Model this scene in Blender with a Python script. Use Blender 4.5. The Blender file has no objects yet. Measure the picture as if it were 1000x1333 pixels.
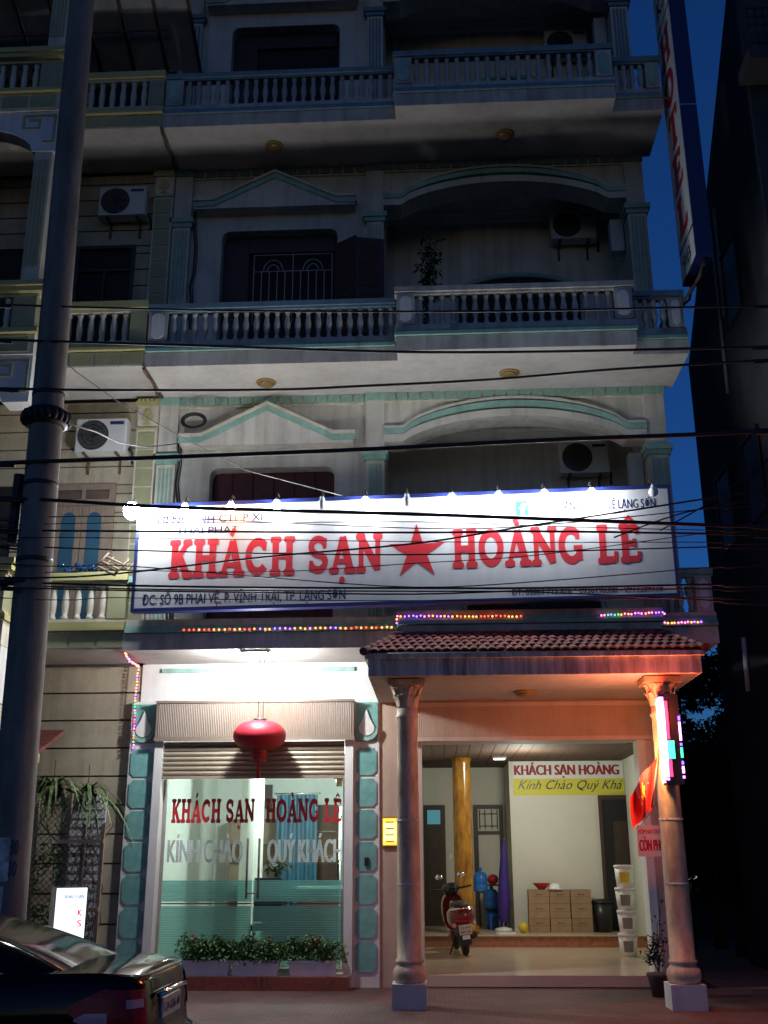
import bpy, math, random
from mathutils import Vector, Matrix
random.seed(7)
PI = math.pi
SC = bpy.context.scene
COL = SC.collection

# ------------------------------------------------------------------ camera, sky, exposure
cam_d = bpy.data.cameras.new('camera')
cam_d.sensor_fit = 'VERTICAL'; cam_d.sensor_height = 36.0; cam_d.sensor_width = 27.0
cam_d.lens = 37.0; cam_d.clip_start = 0.1; cam_d.clip_end = 2000
cam = bpy.data.objects.new('camera', cam_d); COL.objects.link(cam)
def aim(p, y, r):
    cp, sp, cy, sy = math.cos(p), math.sin(p), math.cos(y), math.sin(y)
    f = Vector((-sy*cp, cy*cp, sp)); rt = Vector((cy, sy, 0)); up = rt.cross(f)
    R = math.cos(r)*rt + math.sin(r)*up; U = -math.sin(r)*rt + math.cos(r)*up
    return Matrix(((R.x, U.x, -f.x), (R.y, U.y, -f.y), (R.z, U.z, -f.z))).to_4x4()
cam.matrix_world = Matrix.Translation((0, -15.4, 1.67)) @ aim(math.radians(18.128), math.radians(2.814), math.radians(-.186))
SC.camera = cam

wd = bpy.data.worlds.new('World'); SC.world = wd; wd.use_nodes = True
nt = wd.node_tree
sky = nt.nodes.new('ShaderNodeTexSky'); sky.sky_type = 'NISHITA'; sky.sun_disc = False
sky.sun_elevation = math.radians(4.0); sky.sun_rotation = math.radians(180)   # the sun sets behind the camera
sky.ozone_density = 5.0; sky.dust_density = 0.3; sky.air_density = 1.0
tint = nt.nodes.new('ShaderNodeMix'); tint.data_type = 'RGBA'; tint.blend_type = 'MULTIPLY'
tint.inputs[0].default_value = 1.0; tint.inputs[7].default_value = (.52, .64, .93, 1)   # the deep cool cast of late dusk
nt.links.new(sky.outputs[0], tint.inputs[6]); nt.links.new(tint.outputs[2], nt.nodes['Background'].inputs[0])
nt.nodes['Background'].inputs[1].default_value = 0.105

vs = SC.view_settings
vs.view_transform = 'Standard'; vs.look = 'None'; vs.exposure = 0.0; vs.gamma = 1.0
SC.render.engine = 'CYCLES'
SC.cycles.use_denoising = True
SC.cycles.max_bounces = 8; SC.cycles.transparent_max_bounces = 16
SC.cycles.caustics_reflective = False; SC.cycles.caustics_refractive = False
SC.cycles.sample_clamp_indirect = 3.0

# ------------------------------------------------------------------ helpers
ORG = {}
def tag(o, label=None, cat=None, group=None, kind=None):
    if label: o['label'] = label
    if cat: o['category'] = cat
    if group: o['group'] = group
    if kind: o['kind'] = kind
    return o
def thing(name, label, cat, loc=(0, 0, 0), group=None):
    o = bpy.data.objects.new(name, None); COL.objects.link(o)
    o.location = loc; o.empty_display_size = .2; ORG[o.name] = Vector(loc)
    return tag(o, label, cat, group)
class MB:
    def __init__(s): s.v = []; s.f = []; s.sm = []
    def add(s, vs_, fs, smooth=False):
        b = len(s.v); s.v += [tuple(p) for p in vs_]; s.f += [tuple(b+i for i in f) for f in fs]; s.sm += [smooth]*len(fs)
        return s
    def box(s, x0, x1, y0, y1, z0, z1, ch=0):
        if ch: return s.prism([(x0+ch, y0), (x1-ch, y0), (x1, y0+ch), (x1, y1-ch), (x1-ch, y1), (x0+ch, y1), (x0, y1-ch), (x0, y0+ch)], 'z', z0, z1)
        return s.add([(x0,y0,z0),(x1,y0,z0),(x1,y1,z0),(x0,y1,z0),(x0,y0,z1),(x1,y0,z1),(x1,y1,z1),(x0,y1,z1)],
                     [(0,3,2,1),(4,5,6,7),(0,1,5,4),(1,2,6,5),(2,3,7,6),(3,0,4,7)])
    def prism(s, poly, ax, a, b, smooth=False):
        # poly: 2d points; ax: axis along which it is extruded from a to b
        n = len(poly)
        def P(p, t):
            return {'x': (t, p[0], p[1]), 'y': (p[0], t, p[1]), 'z': (p[0], p[1], t)}[ax]
        vs_ = [P(p, a) for p in poly] + [P(p, b) for p in poly]
        fs = [(i, (i+1) % n, n+(i+1) % n, n+i) for i in range(n)]
        base = len(s.v)
        s.add(vs_, fs, smooth)
        s.f += [tuple(base+i for i in reversed(range(n))), tuple(base+n+i for i in range(n))]; s.sm += [False, False]
        return s
    def tube(s, pts, r, n=6, cap=True, smooth=True):
        pts = [Vector(p) for p in pts]; m = len(pts); rs = r if isinstance(r, (list, tuple)) else [r]*m
        b = len(s.v); nx = None
        for i, p in enumerate(pts):
            t = (pts[min(i+1, m-1)] - pts[max(i-1, 0)]).normalized()
            if nx is None:
                h = Vector((0, 0, 1)) if abs(t.z) < .9 else Vector((1, 0, 0)); nx = t.cross(h).normalized()
            else:
                nx = (nx - t*nx.dot(t)); nx = nx.normalized() if nx.length > 1e-6 else t.orthogonal().normalized()
            ny = t.cross(nx)
            for k in range(n):
                a = 2*PI*k/n; q = p + (nx*math.cos(a) + ny*math.sin(a))*rs[i]; s.v.append(tuple(q))
        for i in range(m-1):
            for k in range(n):
                s.f.append((b+i*n+k, b+i*n+(k+1) % n, b+(i+1)*n+(k+1) % n, b+(i+1)*n+k)); s.sm.append(smooth)
        if cap:
            s.f.append(tuple(b+k for k in reversed(range(n)))); s.f.append(tuple(b+(m-1)*n+k for k in range(n))); s.sm += [False]*2
        return s
    def lathe(s, prof, c=(0, 0, 0), n=12, ax='z', smooth=True, cap=True):
        # prof: (radius, height)
        b = len(s.v)
        for r, h in prof:
            for k in range(n):
                a = 2*PI*(k+.5)/n; u, w = r*math.cos(a), r*math.sin(a)
                s.v.append({'z': (c[0]+u, c[1]+w, c[2]+h), 'y': (c[0]+u, c[1]+h, c[2]+w), 'x': (c[0]+h, c[1]+u, c[2]+w)}[ax])
        for i in range(len(prof)-1):
            for k in range(n):
                s.f.append((b+i*n+k, b+i*n+(k+1) % n, b+(i+1)*n+(k+1) % n, b+(i+1)*n+k)); s.sm.append(smooth)
        if cap:
            s.f.append(tuple(b+k for k in reversed(range(n)))); s.f.append(tuple(b+(len(prof)-1)*n+k for k in range(n))); s.sm += [False]*2
        return s
    def grid(s, rows, smooth=True, close=False):
        # rows: equally long lists of points
        b = len(s.v); n = len(rows[0])
        for r in rows: s.v += [tuple(p) for p in r]
        for i in range(len(rows)-1):
            for k in range(n if close else n-1):
                s.f.append((b+i*n+k, b+i*n+(k+1) % n, b+(i+1)*n+(k+1) % n, b+(i+1)*n+k)); s.sm.append(smooth)
        return s
    def sphere(s, c, r, n=10, m=6, sq=(1, 1, 1)):
        rows = []
        for i in range(m+1):
            t = PI*i/m
            rows.append([(c[0]+r*sq[0]*math.sin(t)*math.cos(2*PI*k/n), c[1]+r*sq[1]*math.sin(t)*math.sin(2*PI*k/n), c[2]-r*sq[2]*math.cos(t)) for k in range(n)])
        return s.grid(rows, True, True)
    def mesh(s, name, mat, org=(0, 0, 0)):
        me = bpy.data.meshes.new(name)
        me.from_pydata([(p[0]-org[0], p[1]-org[1], p[2]-org[2]) for p in s.v], [], s.f)
        me.validate(); 
        if len(me.polygons) == len(s.sm): me.polygons.foreach_set('use_smooth', s.sm)
        me.materials.append(M[mat] if isinstance(mat, str) else mat); me.update()
        return me
    def build(s, name, mat, parent=None, **kw):
        org = ORG.get(parent.name, Vector((0, 0, 0))) if parent else Vector((0, 0, 0))
        o = bpy.data.objects.new(name, s.mesh(name, mat, org)); COL.objects.link(o)
        if parent: o.parent = parent
        ORG[o.name] = org
        return tag(o, **kw)
def inst(me, name, parent, loc, rot=(0, 0, 0), scale=(1, 1, 1)):
    # a further copy of an alike piece, sharing its mesh; loc is in world coordinates
    o = bpy.data.objects.new(name, me); COL.objects.link(o); o.parent = parent
    o.location = Vector(loc) - (ORG[parent.name] if parent else Vector((0, 0, 0))); o.rotation_euler = rot; o.scale = scale
    ORG[o.name] = Vector(loc)
    return o
def copy_tree(src, loc, rot=None, parent=None):
    c = src.copy(); COL.objects.link(c)
    if parent is None:
        c.location = loc; ORG[c.name] = Vector(loc)
        if rot: c.rotation_euler = rot
    else: c.parent = parent
    for ch in [o for o in COL.objects if o.parent == src]: copy_tree(ch, None, None, c)
    return c
def lerp(a, b, t): return a+(b-a)*t

# ------------------------------------------------------------------ materials (all procedural)
M = {}
def mat(name, col, rough=.6, var=.12, scale=3.0, bump=0.0, bscale=40.0, metal=0.0, spec=.5, emit=None, es=0, stain=None, stretch=None, coat=0, alpha=None, trans=0, streak=0, vary=0):
    m = bpy.data.materials.new(name); m.use_nodes = True; M[name] = m
    n = m.node_tree.nodes; l = m.node_tree.links; p = n['Principled BSDF']
    p.inputs['Roughness'].default_value = rough; p.inputs['Metallic'].default_value = metal
    p.inputs['Specular IOR Level'].default_value = spec; p.inputs['Coat Weight'].default_value = coat
    p.inputs['Transmission Weight'].default_value = trans
    c4 = (*col, 1)
    tc = n.new('ShaderNodeTexCoord'); mp = n.new('ShaderNodeMapping'); l.new(tc.outputs['Object'], mp.inputs[0])
    oi = n.new('ShaderNodeObjectInfo')
    if stretch: mp.inputs['Scale'].default_value = stretch
    if var:
        nz = n.new('ShaderNodeTexNoise'); nz.inputs['Scale'].default_value = scale; nz.inputs['Detail'].default_value = 6; nz.inputs['Roughness'].default_value = .65
        l.new(mp.outputs[0], nz.inputs['Vector'])
        rp = n.new('ShaderNodeValToRGB'); l.new(nz.outputs[0], rp.inputs[0])
        rp.color_ramp.elements[0].position = .3; rp.color_ramp.elements[1].position = .72
        lo = stain if stain else tuple(x*(1-2*var) for x in col)
        rp.color_ramp.elements[0].color = (*lo, 1); rp.color_ramp.elements[1].color = tuple(min(1, x*(1+var*.5)) for x in col)+(1,)
        l.new(rp.outputs[0], p.inputs['Base Color'])
    else: p.inputs['Base Color'].default_value = c4
    def after(sock):
        if p.inputs['Base Color'].links:
            src = p.inputs['Base Color'].links[0].from_socket; l.new(src, sock)
        else: sock.default_value = c4
    if streak:   # rain streaks and blotches of grime
        m2 = n.new('ShaderNodeMapping'); l.new(tc.outputs['Object'], m2.inputs[0]); m2.inputs['Scale'].default_value = (7, 7, .45)
        n2 = n.new('ShaderNodeTexNoise'); n2.inputs['Scale'].default_value = 1.0; n2.inputs['Detail'].default_value = 5; l.new(m2.outputs[0], n2.inputs['Vector'])
        n3 = n.new('ShaderNodeTexNoise'); n3.inputs['Scale'].default_value = .7; n3.inputs['Detail'].default_value = 9; n3.inputs['Roughness'].default_value = .75; l.new(tc.outputs['Object'], n3.inputs['Vector'])
        mm = n.new('ShaderNodeMath'); mm.operation = 'MULTIPLY'; l.new(n2.outputs[0], mm.inputs[0]); l.new(n3.outputs[0], mm.inputs[1])
        r2 = n.new('ShaderNodeValToRGB'); l.new(mm.outputs[0], r2.inputs[0]); r2.color_ramp.elements[0].position = .12; r2.color_ramp.elements[0].color = (1-streak, 1-streak, 1-streak*1.05, 1); r2.color_ramp.elements[1].position = .27
        mx = n.new('ShaderNodeMix'); mx.data_type = 'RGBA'; mx.blend_type = 'MULTIPLY'; mx.inputs[0].default_value = 1; after(mx.inputs[6]); l.new(r2.outputs[0], mx.inputs[7]); l.new(mx.outputs[2], p.inputs['Base Color'])
    if vary:
        hv = n.new('ShaderNodeHueSaturation'); mr = n.new('ShaderNodeMapRange'); mr.inputs[3].default_value = 1-vary; mr.inputs[4].default_value = 1+vary*.6
        l.new(oi.outputs['Random'], mr.inputs[0]); l.new(mr.outputs[0], hv.inputs['Value']); after(hv.inputs['Color']); l.new(hv.outputs[0], p.inputs['Base Color'])
    if bump:
        nb = n.new('ShaderNodeTexNoise'); nb.inputs['Scale'].default_value = bscale; nb.inputs['Detail'].default_value = 4
        l.new(mp.outputs[0], nb.inputs['Vector'])
        bp = n.new('ShaderNodeBump'); bp.inputs['Strength'].default_value = bump; bp.inputs['Distance'].default_value = .01
        l.new(nb.outputs[0], bp.inputs['Height']); l.new(bp.outputs[0], p.inputs['Normal'])
    if emit: p.inputs['Emission Color'].default_value = (*emit, 1); p.inputs['Emission Strength'].default_value = es
    return m
mat('cream_plaster', (.62, .59, .52), .8, .10, 1.3, .25, 30, streak=.32)
mat('white_plaster', (.74, .73, .69), .75, .07, 1.2, .2, 30, streak=.16)
mat('soffit_plaster', (.60, .56, .52), .85, .14, .8, .15, 20, streak=.15)
mat('grimy_plaster', (.62, .59, .53), .85, .2, 2.2, .3, 30, stain=(.33, .32, .29), stretch=(1, 1, .45), streak=.35, vary=.12)
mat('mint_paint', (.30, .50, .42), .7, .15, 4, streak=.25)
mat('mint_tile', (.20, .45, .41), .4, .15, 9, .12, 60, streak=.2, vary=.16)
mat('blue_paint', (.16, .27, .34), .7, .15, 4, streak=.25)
mat('peach_paint', (.56, .42, .32), .7, .08, 2, .1, 30, streak=.15)
mat('peach_pale', (.68, .56, .49), .75, .07, 2, .1, 30, streak=.15)
mat('column_paint', (.80, .60, .42), .55, .28, 7, .3, 40, stretch=(1, 1, .35), streak=.35)
mat('ochre_paint', (.50, .46, .20), .75, .12, 2.5, .2, 30)
mat('olive_panel', (.36, .36, .20), .75, .12, 2.5, .2, 30)
mat('nb_plaster', (.52, .45, .32), .85, .12, 1.3, .25, 30, stain=(.33, .28, .20), streak=.3, vary=.08)
mat('nb_cream', (.68, .62, .50), .8, .1, 2, .2, 30, streak=.3)
mat('groove_dark', (.10, .09, .08), .9, .1)
mat('wood_dark', (.055, .03, .02), .5, .25, 6, .2, 30, stretch=(6, 6, .8))
mat('wood_brown', (.085, .04, .024), .8, .25, 6, .2, 30, stretch=(.8, 6, 6))
mat('wood_pale', (.30, .22, .16), .6, .2, 6, .2, 30, stretch=(6, 6, .8))
mat('maroon', (.09, .02, .022), .6, .15, 5)
mat('void', (.012, .012, .013), .8, 0)
mat('dark_glass', (.015, .018, .022), .12, 0, spec=.6)
mat('iron_white', (.55, .56, .55), .5, .1)
mat('iron_dark', (.05, .05, .05), .5, .15, metal=.6)
mat('rust_iron', (.16, .09, .055), .8, .3, 8)
mat('steel', (.55, .55, .55), .25, .06, 8, metal=1)
mat('chrome', (.8, .8, .8), .08, 0, metal=1)
mat('concrete_pole', (.25, .23, .20), .85, .22, 5, .4, 50, stretch=(1, 1, .25), streak=.45)
mat('rubber', (.015, .015, .015), .6, .1)
mat('cable', (.012, .012, .013), .55, 0)
mat('cable_grey', (.22, .22, .22), .6, 0)
mat('sign_white', (.56, .56, .57), .42, .06, 1.5, .35, 2.2, streak=.10)
mat('sign_blue', (.012, .02, .11), .4, .05)
mat('letter_red', (.52, .025, .035), .4, .05)
mat('letter_navy', (.018, .022, .085), .4, 0)
mat('fb_blue', (.03, .14, .45), .4, 0)
mat('letter_white', (.85, .86, .88), .5, 0)
mat('ac_white', (.58, .58, .56), .5, .08, 4)
mat('ac_dark', (.05, .05, .05), .6, .1)
mat('lamp_amber', (.24, .16, .06), .3, .1)
mat('tile_roof', (.21, .06, .05), .6, .35, 7, .2, 40, vary=.3)
mat('stained_fascia', (.80, .77, .70), .85, .3, 5, .3, 30, stain=(.20, .19, .17), stretch=(2.2, 2.2, .22))
mat('shutter_steel', (.40, .33, .24), .45, .08, 3, metal=.25)
mat('shutter_box', (.22, .165, .125), .55, .08, 3)
mat('red_granite', (.30, .085, .05), .35, .2, 20)
mat('marble_step', (.42, .16, .075), .25, .2, 14)
mat('lobby_floor', (.62, .50, .37), .22, .06, 2)
mat('lobby_wall', (.66, .66, .58), .8, .04, 1)
mat('gold_onyx', (.44, .21, .022), .22, .40, 6, stretch=(2, 2, .6), stain=(.16, .06, .008))
mat('cardboard', (.36, .24, .14), .8, .1, 5, vary=.15)
mat('cardboard_print', (.10, .06, .035), .8, 0)
mat('plastic_white', (.84, .85, .86), .4, .04)
mat('plastic_black', (.015, .015, .016), .35, .1)
mat('plastic_blue', (.02, .10, .50), .25, .08)
mat('bottle_blue', (.03, .20, .62), .12, .05)
mat('purple_cloth', (.05, .02, .24), .7, .15, 6)
mat('yellow_plastic', (.75, .55, .04), .4, .05)
mat('banner_yellow', (.62, .58, .06), .6, 0)
mat('banner_white', (.72, .73, .70), .6, 0)
mat('banner_red', (.30, .012, .03), .6, 0)
mat('flag_red', (.78, .03, .02), .7, .05)
mat('flag_yellow', (.85, .62, .03), .7, 0)
mat('lantern_red', (.50, .015, .03), .55, .1, 8)
mat('gold_trim', (.34, .22, .06), .4, .1)
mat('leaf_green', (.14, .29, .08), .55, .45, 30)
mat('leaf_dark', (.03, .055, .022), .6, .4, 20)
mat('leaf_fern', (.15, .22, .07), .55, .4, 20)
mat('flower_red', (.40, .07, .05), .6, .2)
mat('bark', (.09, .065, .045), .9, .3, 10, .5, 30)
mat('soil', (.05, .035, .025), .95, .3, 10)
mat('car_black', (.005, .005, .006), .10, 0, spec=.26)
mat('car_glass', (.012, .013, .015), .09, 0, spec=.4)
mat('tail_red', (.50, .015, .025), .2, .25, 25, .3, 60, spec=.3)
mat('tail_clear', (.85, .42, .48), .25, .1, spec=.3)
mat('plate_white', (.66, .66, .62), .5, .05)
mat('scooter_red', (.16, .012, .015), .2, .05, coat=.8)
mat('paper', (.75, .75, .75), .8, .35, 9, stain=(.2, .2, .2))
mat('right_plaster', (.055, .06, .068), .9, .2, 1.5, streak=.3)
mat('blue_door', (.03, .10, .16), .5, .15)
mat('brown_cloth', (.12, .08, .06), .9, .2)
mat('metal_sheet', (.55, .57, .58), .5, .1, 2)
mat('pergola_sheet', (.38, .38, .40), .5, .2, 2)
mat('shop_wall', (.70, .70, .66), .8, .05, 1)
mat('frost_line', (.05, .12, .12), .5, 0)
def emat(name, col, s):
    m = bpy.data.materials.new(name); m.use_nodes = True; M[name] = m
    n = m.node_tree.nodes; p = n['Principled BSDF']
    p.inputs['Base Color'].default_value = (*[min(1, c) for c in col], 1)
    p.inputs['Emission Color'].default_value = (*col, 1); p.inputs['Emission Strength'].default_value = s
    return m
emat('bulb_white', (.9, .95, 1.0), 260)
emat('bulb_orange', (1.0, .36, .12), 115)
emat('bulb_bright', (.9, .95, 1.0), 240)
emat('bulb_flood', (.95, .98, 1.0), 80)
emat('tube_white', (.95, 1.0, .96), 6)
emat('led_pink', (1.0, .25, .75), 7)
emat('led_white', (1.0, .55, .62), 9)
emat('led_yellow', (1.0, .80, .22), 9)
emat('led_red_reflection', (1.0, .03, .10), 4)
emat('led_green', (.03, .9, .35), 4)
emat('led_blue', (.12, .06, 1.0), 6)
emat('led_violet', (.55, .12, 1.0), 8)
emat('string_red', (1.0, .07, .03), 5)
emat('string_amber', (1.0, .28, .06), 5)
emat('string_violet', (.40, .12, 1.0), 4.5)
emat('string_green', (.06, .9, .30), 3)
emat('string_pink', (1.0, .18, .60), 4.5)
emat('plaque_yellow', (1.0, .60, .06), 1.25)
emat('plaque_pale', (1.0, .80, .30), 1.5)
emat('backlit_red', (.75, .04, .08), .8)
emat('backlit_navy', (.03, .06, .25), .5)
emat('lightbox_white', (.75, .88, 1.0), 1.6)
emat('far_lamp', (.8, .95, .75), .35)
emat('far_lamp_teal', (.5, .9, .85), .22)
emat('transom_glow', (.10, .35, .45), .35)
# glass: thin clear sheet that shows what is behind it and a fresnel reflection
def glassmat(name, tint, frost=0.0, fcol=(.3, .6, .56)):
    m = bpy.data.materials.new(name); m.use_nodes = True; M[name] = m
    n = m.node_tree.nodes; l = m.node_tree.links; n.remove(n['Principled BSDF']); out = n['Material Output']
    tr = n.new('ShaderNodeBsdfTransparent'); tr.inputs[0].default_value = (*tint, 1)
    gl = n.new('ShaderNodeBsdfGlossy'); gl.inputs['Roughness'].default_value = .02
    fr = n.new('ShaderNodeFresnel'); fr.inputs[0].default_value = 1.5
    mx = n.new('ShaderNodeMixShader'); l.new(fr.outputs[0], mx.inputs[0]); l.new(gl.outputs[0], mx.inputs[2])
    if frost:
        df = n.new('ShaderNodeBsdfDiffuse'); df.inputs[0].default_value = (*fcol, 1)
        tl = n.new('ShaderNodeBsdfTranslucent'); tl.inputs[0].default_value = (*fcol, 1)
        m1 = n.new('ShaderNodeMixShader'); m1.inputs[0].default_value = .45; l.new(df.outputs[0], m1.inputs[1]); l.new(tl.outputs[0], m1.inputs[2])
        m2 = n.new('ShaderNodeMixShader'); m2.inputs[0].default_value = frost; l.new(tr.outputs[0], m2.inputs[1]); l.new(m1.outputs[0], m2.inputs[2])
        tc = n.new('ShaderNodeTexCoord'); wv = n.new('ShaderNodeTexWave'); wv.bands_direction = 'Z'; wv.inputs['Scale'].default_value = 14; l.new(tc.outputs['Object'], wv.inputs['Vector'])
        mr = n.new('ShaderNodeMapRange'); mr.inputs[3].default_value = frost-.22; mr.inputs[4].default_value = frost+.14; l.new(wv.outputs['Fac'], mr.inputs[0]); l.new(mr.outputs[0], m2.inputs[0])
        l.new(m2.outputs[0], mx.inputs[1])
    else: l.new(tr.outputs[0], mx.inputs[1])
    l.new(mx.outputs[0], out.inputs[0])
glassmat('shop_glass', (.80, .90, .87))
glassmat('frosted_film', (.66, .94, .91), .50, (.52, .84, .80))
glassmat('vinyl_white', (.9, .9, .9), .85, (.85, .87, .90))
glassmat('bottle_clear', (.55, .75, .95), .3, (.1, .3, .7))
# paving with brick-shaped pavers, asphalt
def paving(name, c1, c2, cm, scale):
    m = mat(name, c1, .75, 0, bump=0); n = m.node_tree.nodes; l = m.node_tree.links; p = n['Principled BSDF']
    tc = n['Texture Coordinate']; br = n.new('ShaderNodeTexBrick'); l.new(tc.outputs['Object'], br.inputs['Vector'])
    br.inputs['Scale'].default_value = scale; br.inputs['Color1'].default_value = (*c1, 1); br.inputs['Color2'].default_value = (*c2, 1); br.inputs['Mortar'].default_value = (*cm, 1)
    br.inputs['Mortar Size'].default_value = .03; br.inputs['Brick Width'].default_value = .5; br.inputs['Row Height'].default_value = .25
    nz = n.new('ShaderNodeTexNoise'); nz.inputs['Scale'].default_value = .9; nz.inputs['Detail'].default_value = 8; l.new(tc.outputs['Object'], nz.inputs['Vector'])
    mx = n.new('ShaderNodeMix'); mx.data_type = 'RGBA'; mx.blend_type = 'MULTIPLY'; mx.inputs[0].default_value = .7
    rp = n.new('ShaderNodeValToRGB'); rp.color_ramp.elements[0].position = .35; rp.color_ramp.elements[0].color = (.35, .35, .37, 1); rp.color_ramp.elements[1].position = .6; l.new(nz.outputs[0], rp.inputs[0])
    l.new(br.outputs['Color'], mx.inputs[6]); l.new(rp.outputs[0], mx.inputs[7]); l.new(mx.outputs[2], p.inputs['Base Color'])
    bp = n.new('ShaderNodeBump'); bp.inputs['Strength'].default_value = .5; bp.inputs['Distance'].default_value = .01
    l.new(br.outputs['Fac'], bp.inputs['Height']); bp.invert = True; l.new(bp.outputs[0], p.inputs['Normal'])
paving('red_paving', (.16, .045, .042), (.085, .028, .028), (.12, .10, .09), 4.0)
mat('asphalt', (.05, .05, .052), .85, .3, 6, .5, 80)
mat('kerb_stone', (.26, .25, .24), .85, .2, 4, .3, 40)

# ------------------------------------------------------------------ ground
MB().add([(-300,-300,-.104),(300,-300,-.104),(300,300,-.104),(-300,300,-.104)], [(0,1,2,3)]).build('ground', 'asphalt', kind='structure')
MB().box(-60, 60, -16.5, -5.2, -.5, -.10).build('road', 'asphalt', kind='structure')
MB().box(-60, 60, -5.05, -.002, -.5, 0).build('pavement', 'red_paving', kind='structure')
MB().box(-60, 60, -5.2, -5.05, -.5, .02).build('kerb', 'kerb_stone', kind='structure')
MB().box(3.7, 60, -.002, 30, -.5, -.01).build('side_yard', 'kerb_stone', kind='structure')
MB().box(-60, -4.36, -.002, 20, -.5, -.012).build('garden_ground', 'soil', kind='structure')

# ------------------------------------------------------------------ the hotel
H = thing('hotel_building', 'cream hotel with mint trim, balconies, arched loggias and tiled entrance canopy', 'building', (0, 0, 0))
FH = 4.33
S0 = 4.40                      # underside of the first balcony slab
XL0, XL1, XC0, XC1, XR0, XR1 = -4.36, -4.06, -1.04, -.75, 3.35, 3.66
BAL = MB().lathe([(.042, 0), (.042, .05), (.028, .06), (.030, .10), (.050, .20), (.052, .26), (.036, .36), (.028, .42), (.042, .44), (.042, .50)], n=8).mesh('baluster', 'grimy_plaster')
DTL = MB().box(0, .165, 0, .03, 0, .125).mesh('dental_tile', 'mint_paint')
DTB = MB().box(0, .165, 0, .03, 0, .125).mesh('dental_tile', 'blue_paint')
def frange(a, b, n): return [a+(b-a)*(i+.5)/n for i in range(n)]
def octa(x0, x1, z0, z1, c): return [(x0+c, z0), (x1-c, z0), (x1, z0+c), (x1, z1-c), (x1-c, z1), (x0+c, z1), (x0, z1-c), (x0, z0+c)]

def balcony(s, railm, railm2, bandm, few=False):
    b = MB().prism([(-4.31, -1.13), (-.49, -1.13), (-.49, -1.45), (3.0, -1.45), (3.0, -1.13), (3.82, -1.13), (3.82, .06), (-4.31, .06)], 'z', s, s+.23).build('balcony', 'soffit_plaster', H)
    MB().box(-4.33, -.495, -1.142, -1.131, s-.004, s+.225).build('fascia', 'grimy_plaster', b)
    MB().box(-.50, 3.01, -1.462, -1.451, s-.004, s+.225).build('fascia', 'grimy_plaster', b)
    MB().box(3.012, 3.83, -1.142, -1.131, s-.004, s+.225).build('fascia', 'grimy_plaster', b)
    def run(x0, x1, y, rm, n, bx0, bx1):
        MB().box(x0, x1, y-.06, y+.16, s+.235, s+.285).box(x0, x1, y-.03, y+.14, s+.285, s+.335).build('band', bandm, b)
        MB().box(x0, x1, y+.0, y+.13, s+.337, s+.428).build('plinth', 'grimy_plaster', b)
        MB().box(x0, x1, y-.035, y+.155, s+.965, s+1.05).box(x0, x1, y-.0, y+.13, s+.93, s+.965).build('handrail', rm, b)
        for x in frange(bx0, bx1, n): inst(BAL, 'baluster', b, (x, y+.065, s+.43))
    run(-4.32, -.52, -1.125, railm, 0 if few else 22, -4.01, -.50)
    run(-.52, 3.03, -1.445, railm2, 0 if few else 18, -.22, 2.73)
    run(3.035, 3.83, -1.125, railm, 4, 3.05, 3.58)
    for x0, x1, y in ((-4.31, -4.02, -1.13), (-.49, -.22, -1.45), (2.73, 2.99, -1.45), (3.58, 3.80, -1.13)):
        if few and x0 < 3: continue
        p = MB().box(x0, x1, y-.012, y+.15, s+.43, s+.928).build('post', 'grimy_plaster', b)
        MB().prism(octa(x0+.05, x1-.05, s+.47, s+.89, .05), 'y', y-.024, y-.0125).build('post_panel', 'white_plaster' if bandm != 'blue_paint' else 'mint_paint', b)
    # side return towards the wall
    MB().box(3.69, 3.83, -.96, -.01, s+.93, s+1.05).box(3.70, 3.82, -.96, -.01, s+.235, s+.428).build('side_rail', railm, b)
    for y in frange(-.95, 0, 5): inst(BAL, 'baluster', b, (3.76, y, s+.43))
    return b
def pilaster(x0, x1, s, n, mint='mint_paint'):
    p = MB().box(x0, x1, 0, .3, s+.235, n-1.16).build('pilaster', 'nb_cream', H)
    w = (x1-x0-.06)/4
    for i in range(4): MB().box(x0+.03+w*i+.012, x0+.03+w*(i+1)-.012, -.016, -.002, s+.5, n-1.22).build('flute', mint, p)
    MB().box(x0-.03, x1+.03, -.03, .3, n-1.158, n-1.08).box(x0-.06, x1+.06, -.06, .3, n-1.08, n-.99).build('capital', mint, p)
    MB().box(x0, x1, .012, .3, n-.99, n-.005).build('upper_block', 'cream_plaster', p)
    MB().box(x0-.015, x1+.015, -.012, .011, n-.13, n-.004).build('block_cap', mint if mint == 'blue_paint' else 'mint_paint', p)
def archc(x, n, rise, zb, xa=-.45, xb=3.05):
    # height of a segmental arch over xa..xb
    if x <= xa or x >= xb: return n-zb
    u = (x-(xa+xb)/2)/((xb-xa)/2)
    return n-zb+rise*(1-u*u)**.75
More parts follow.
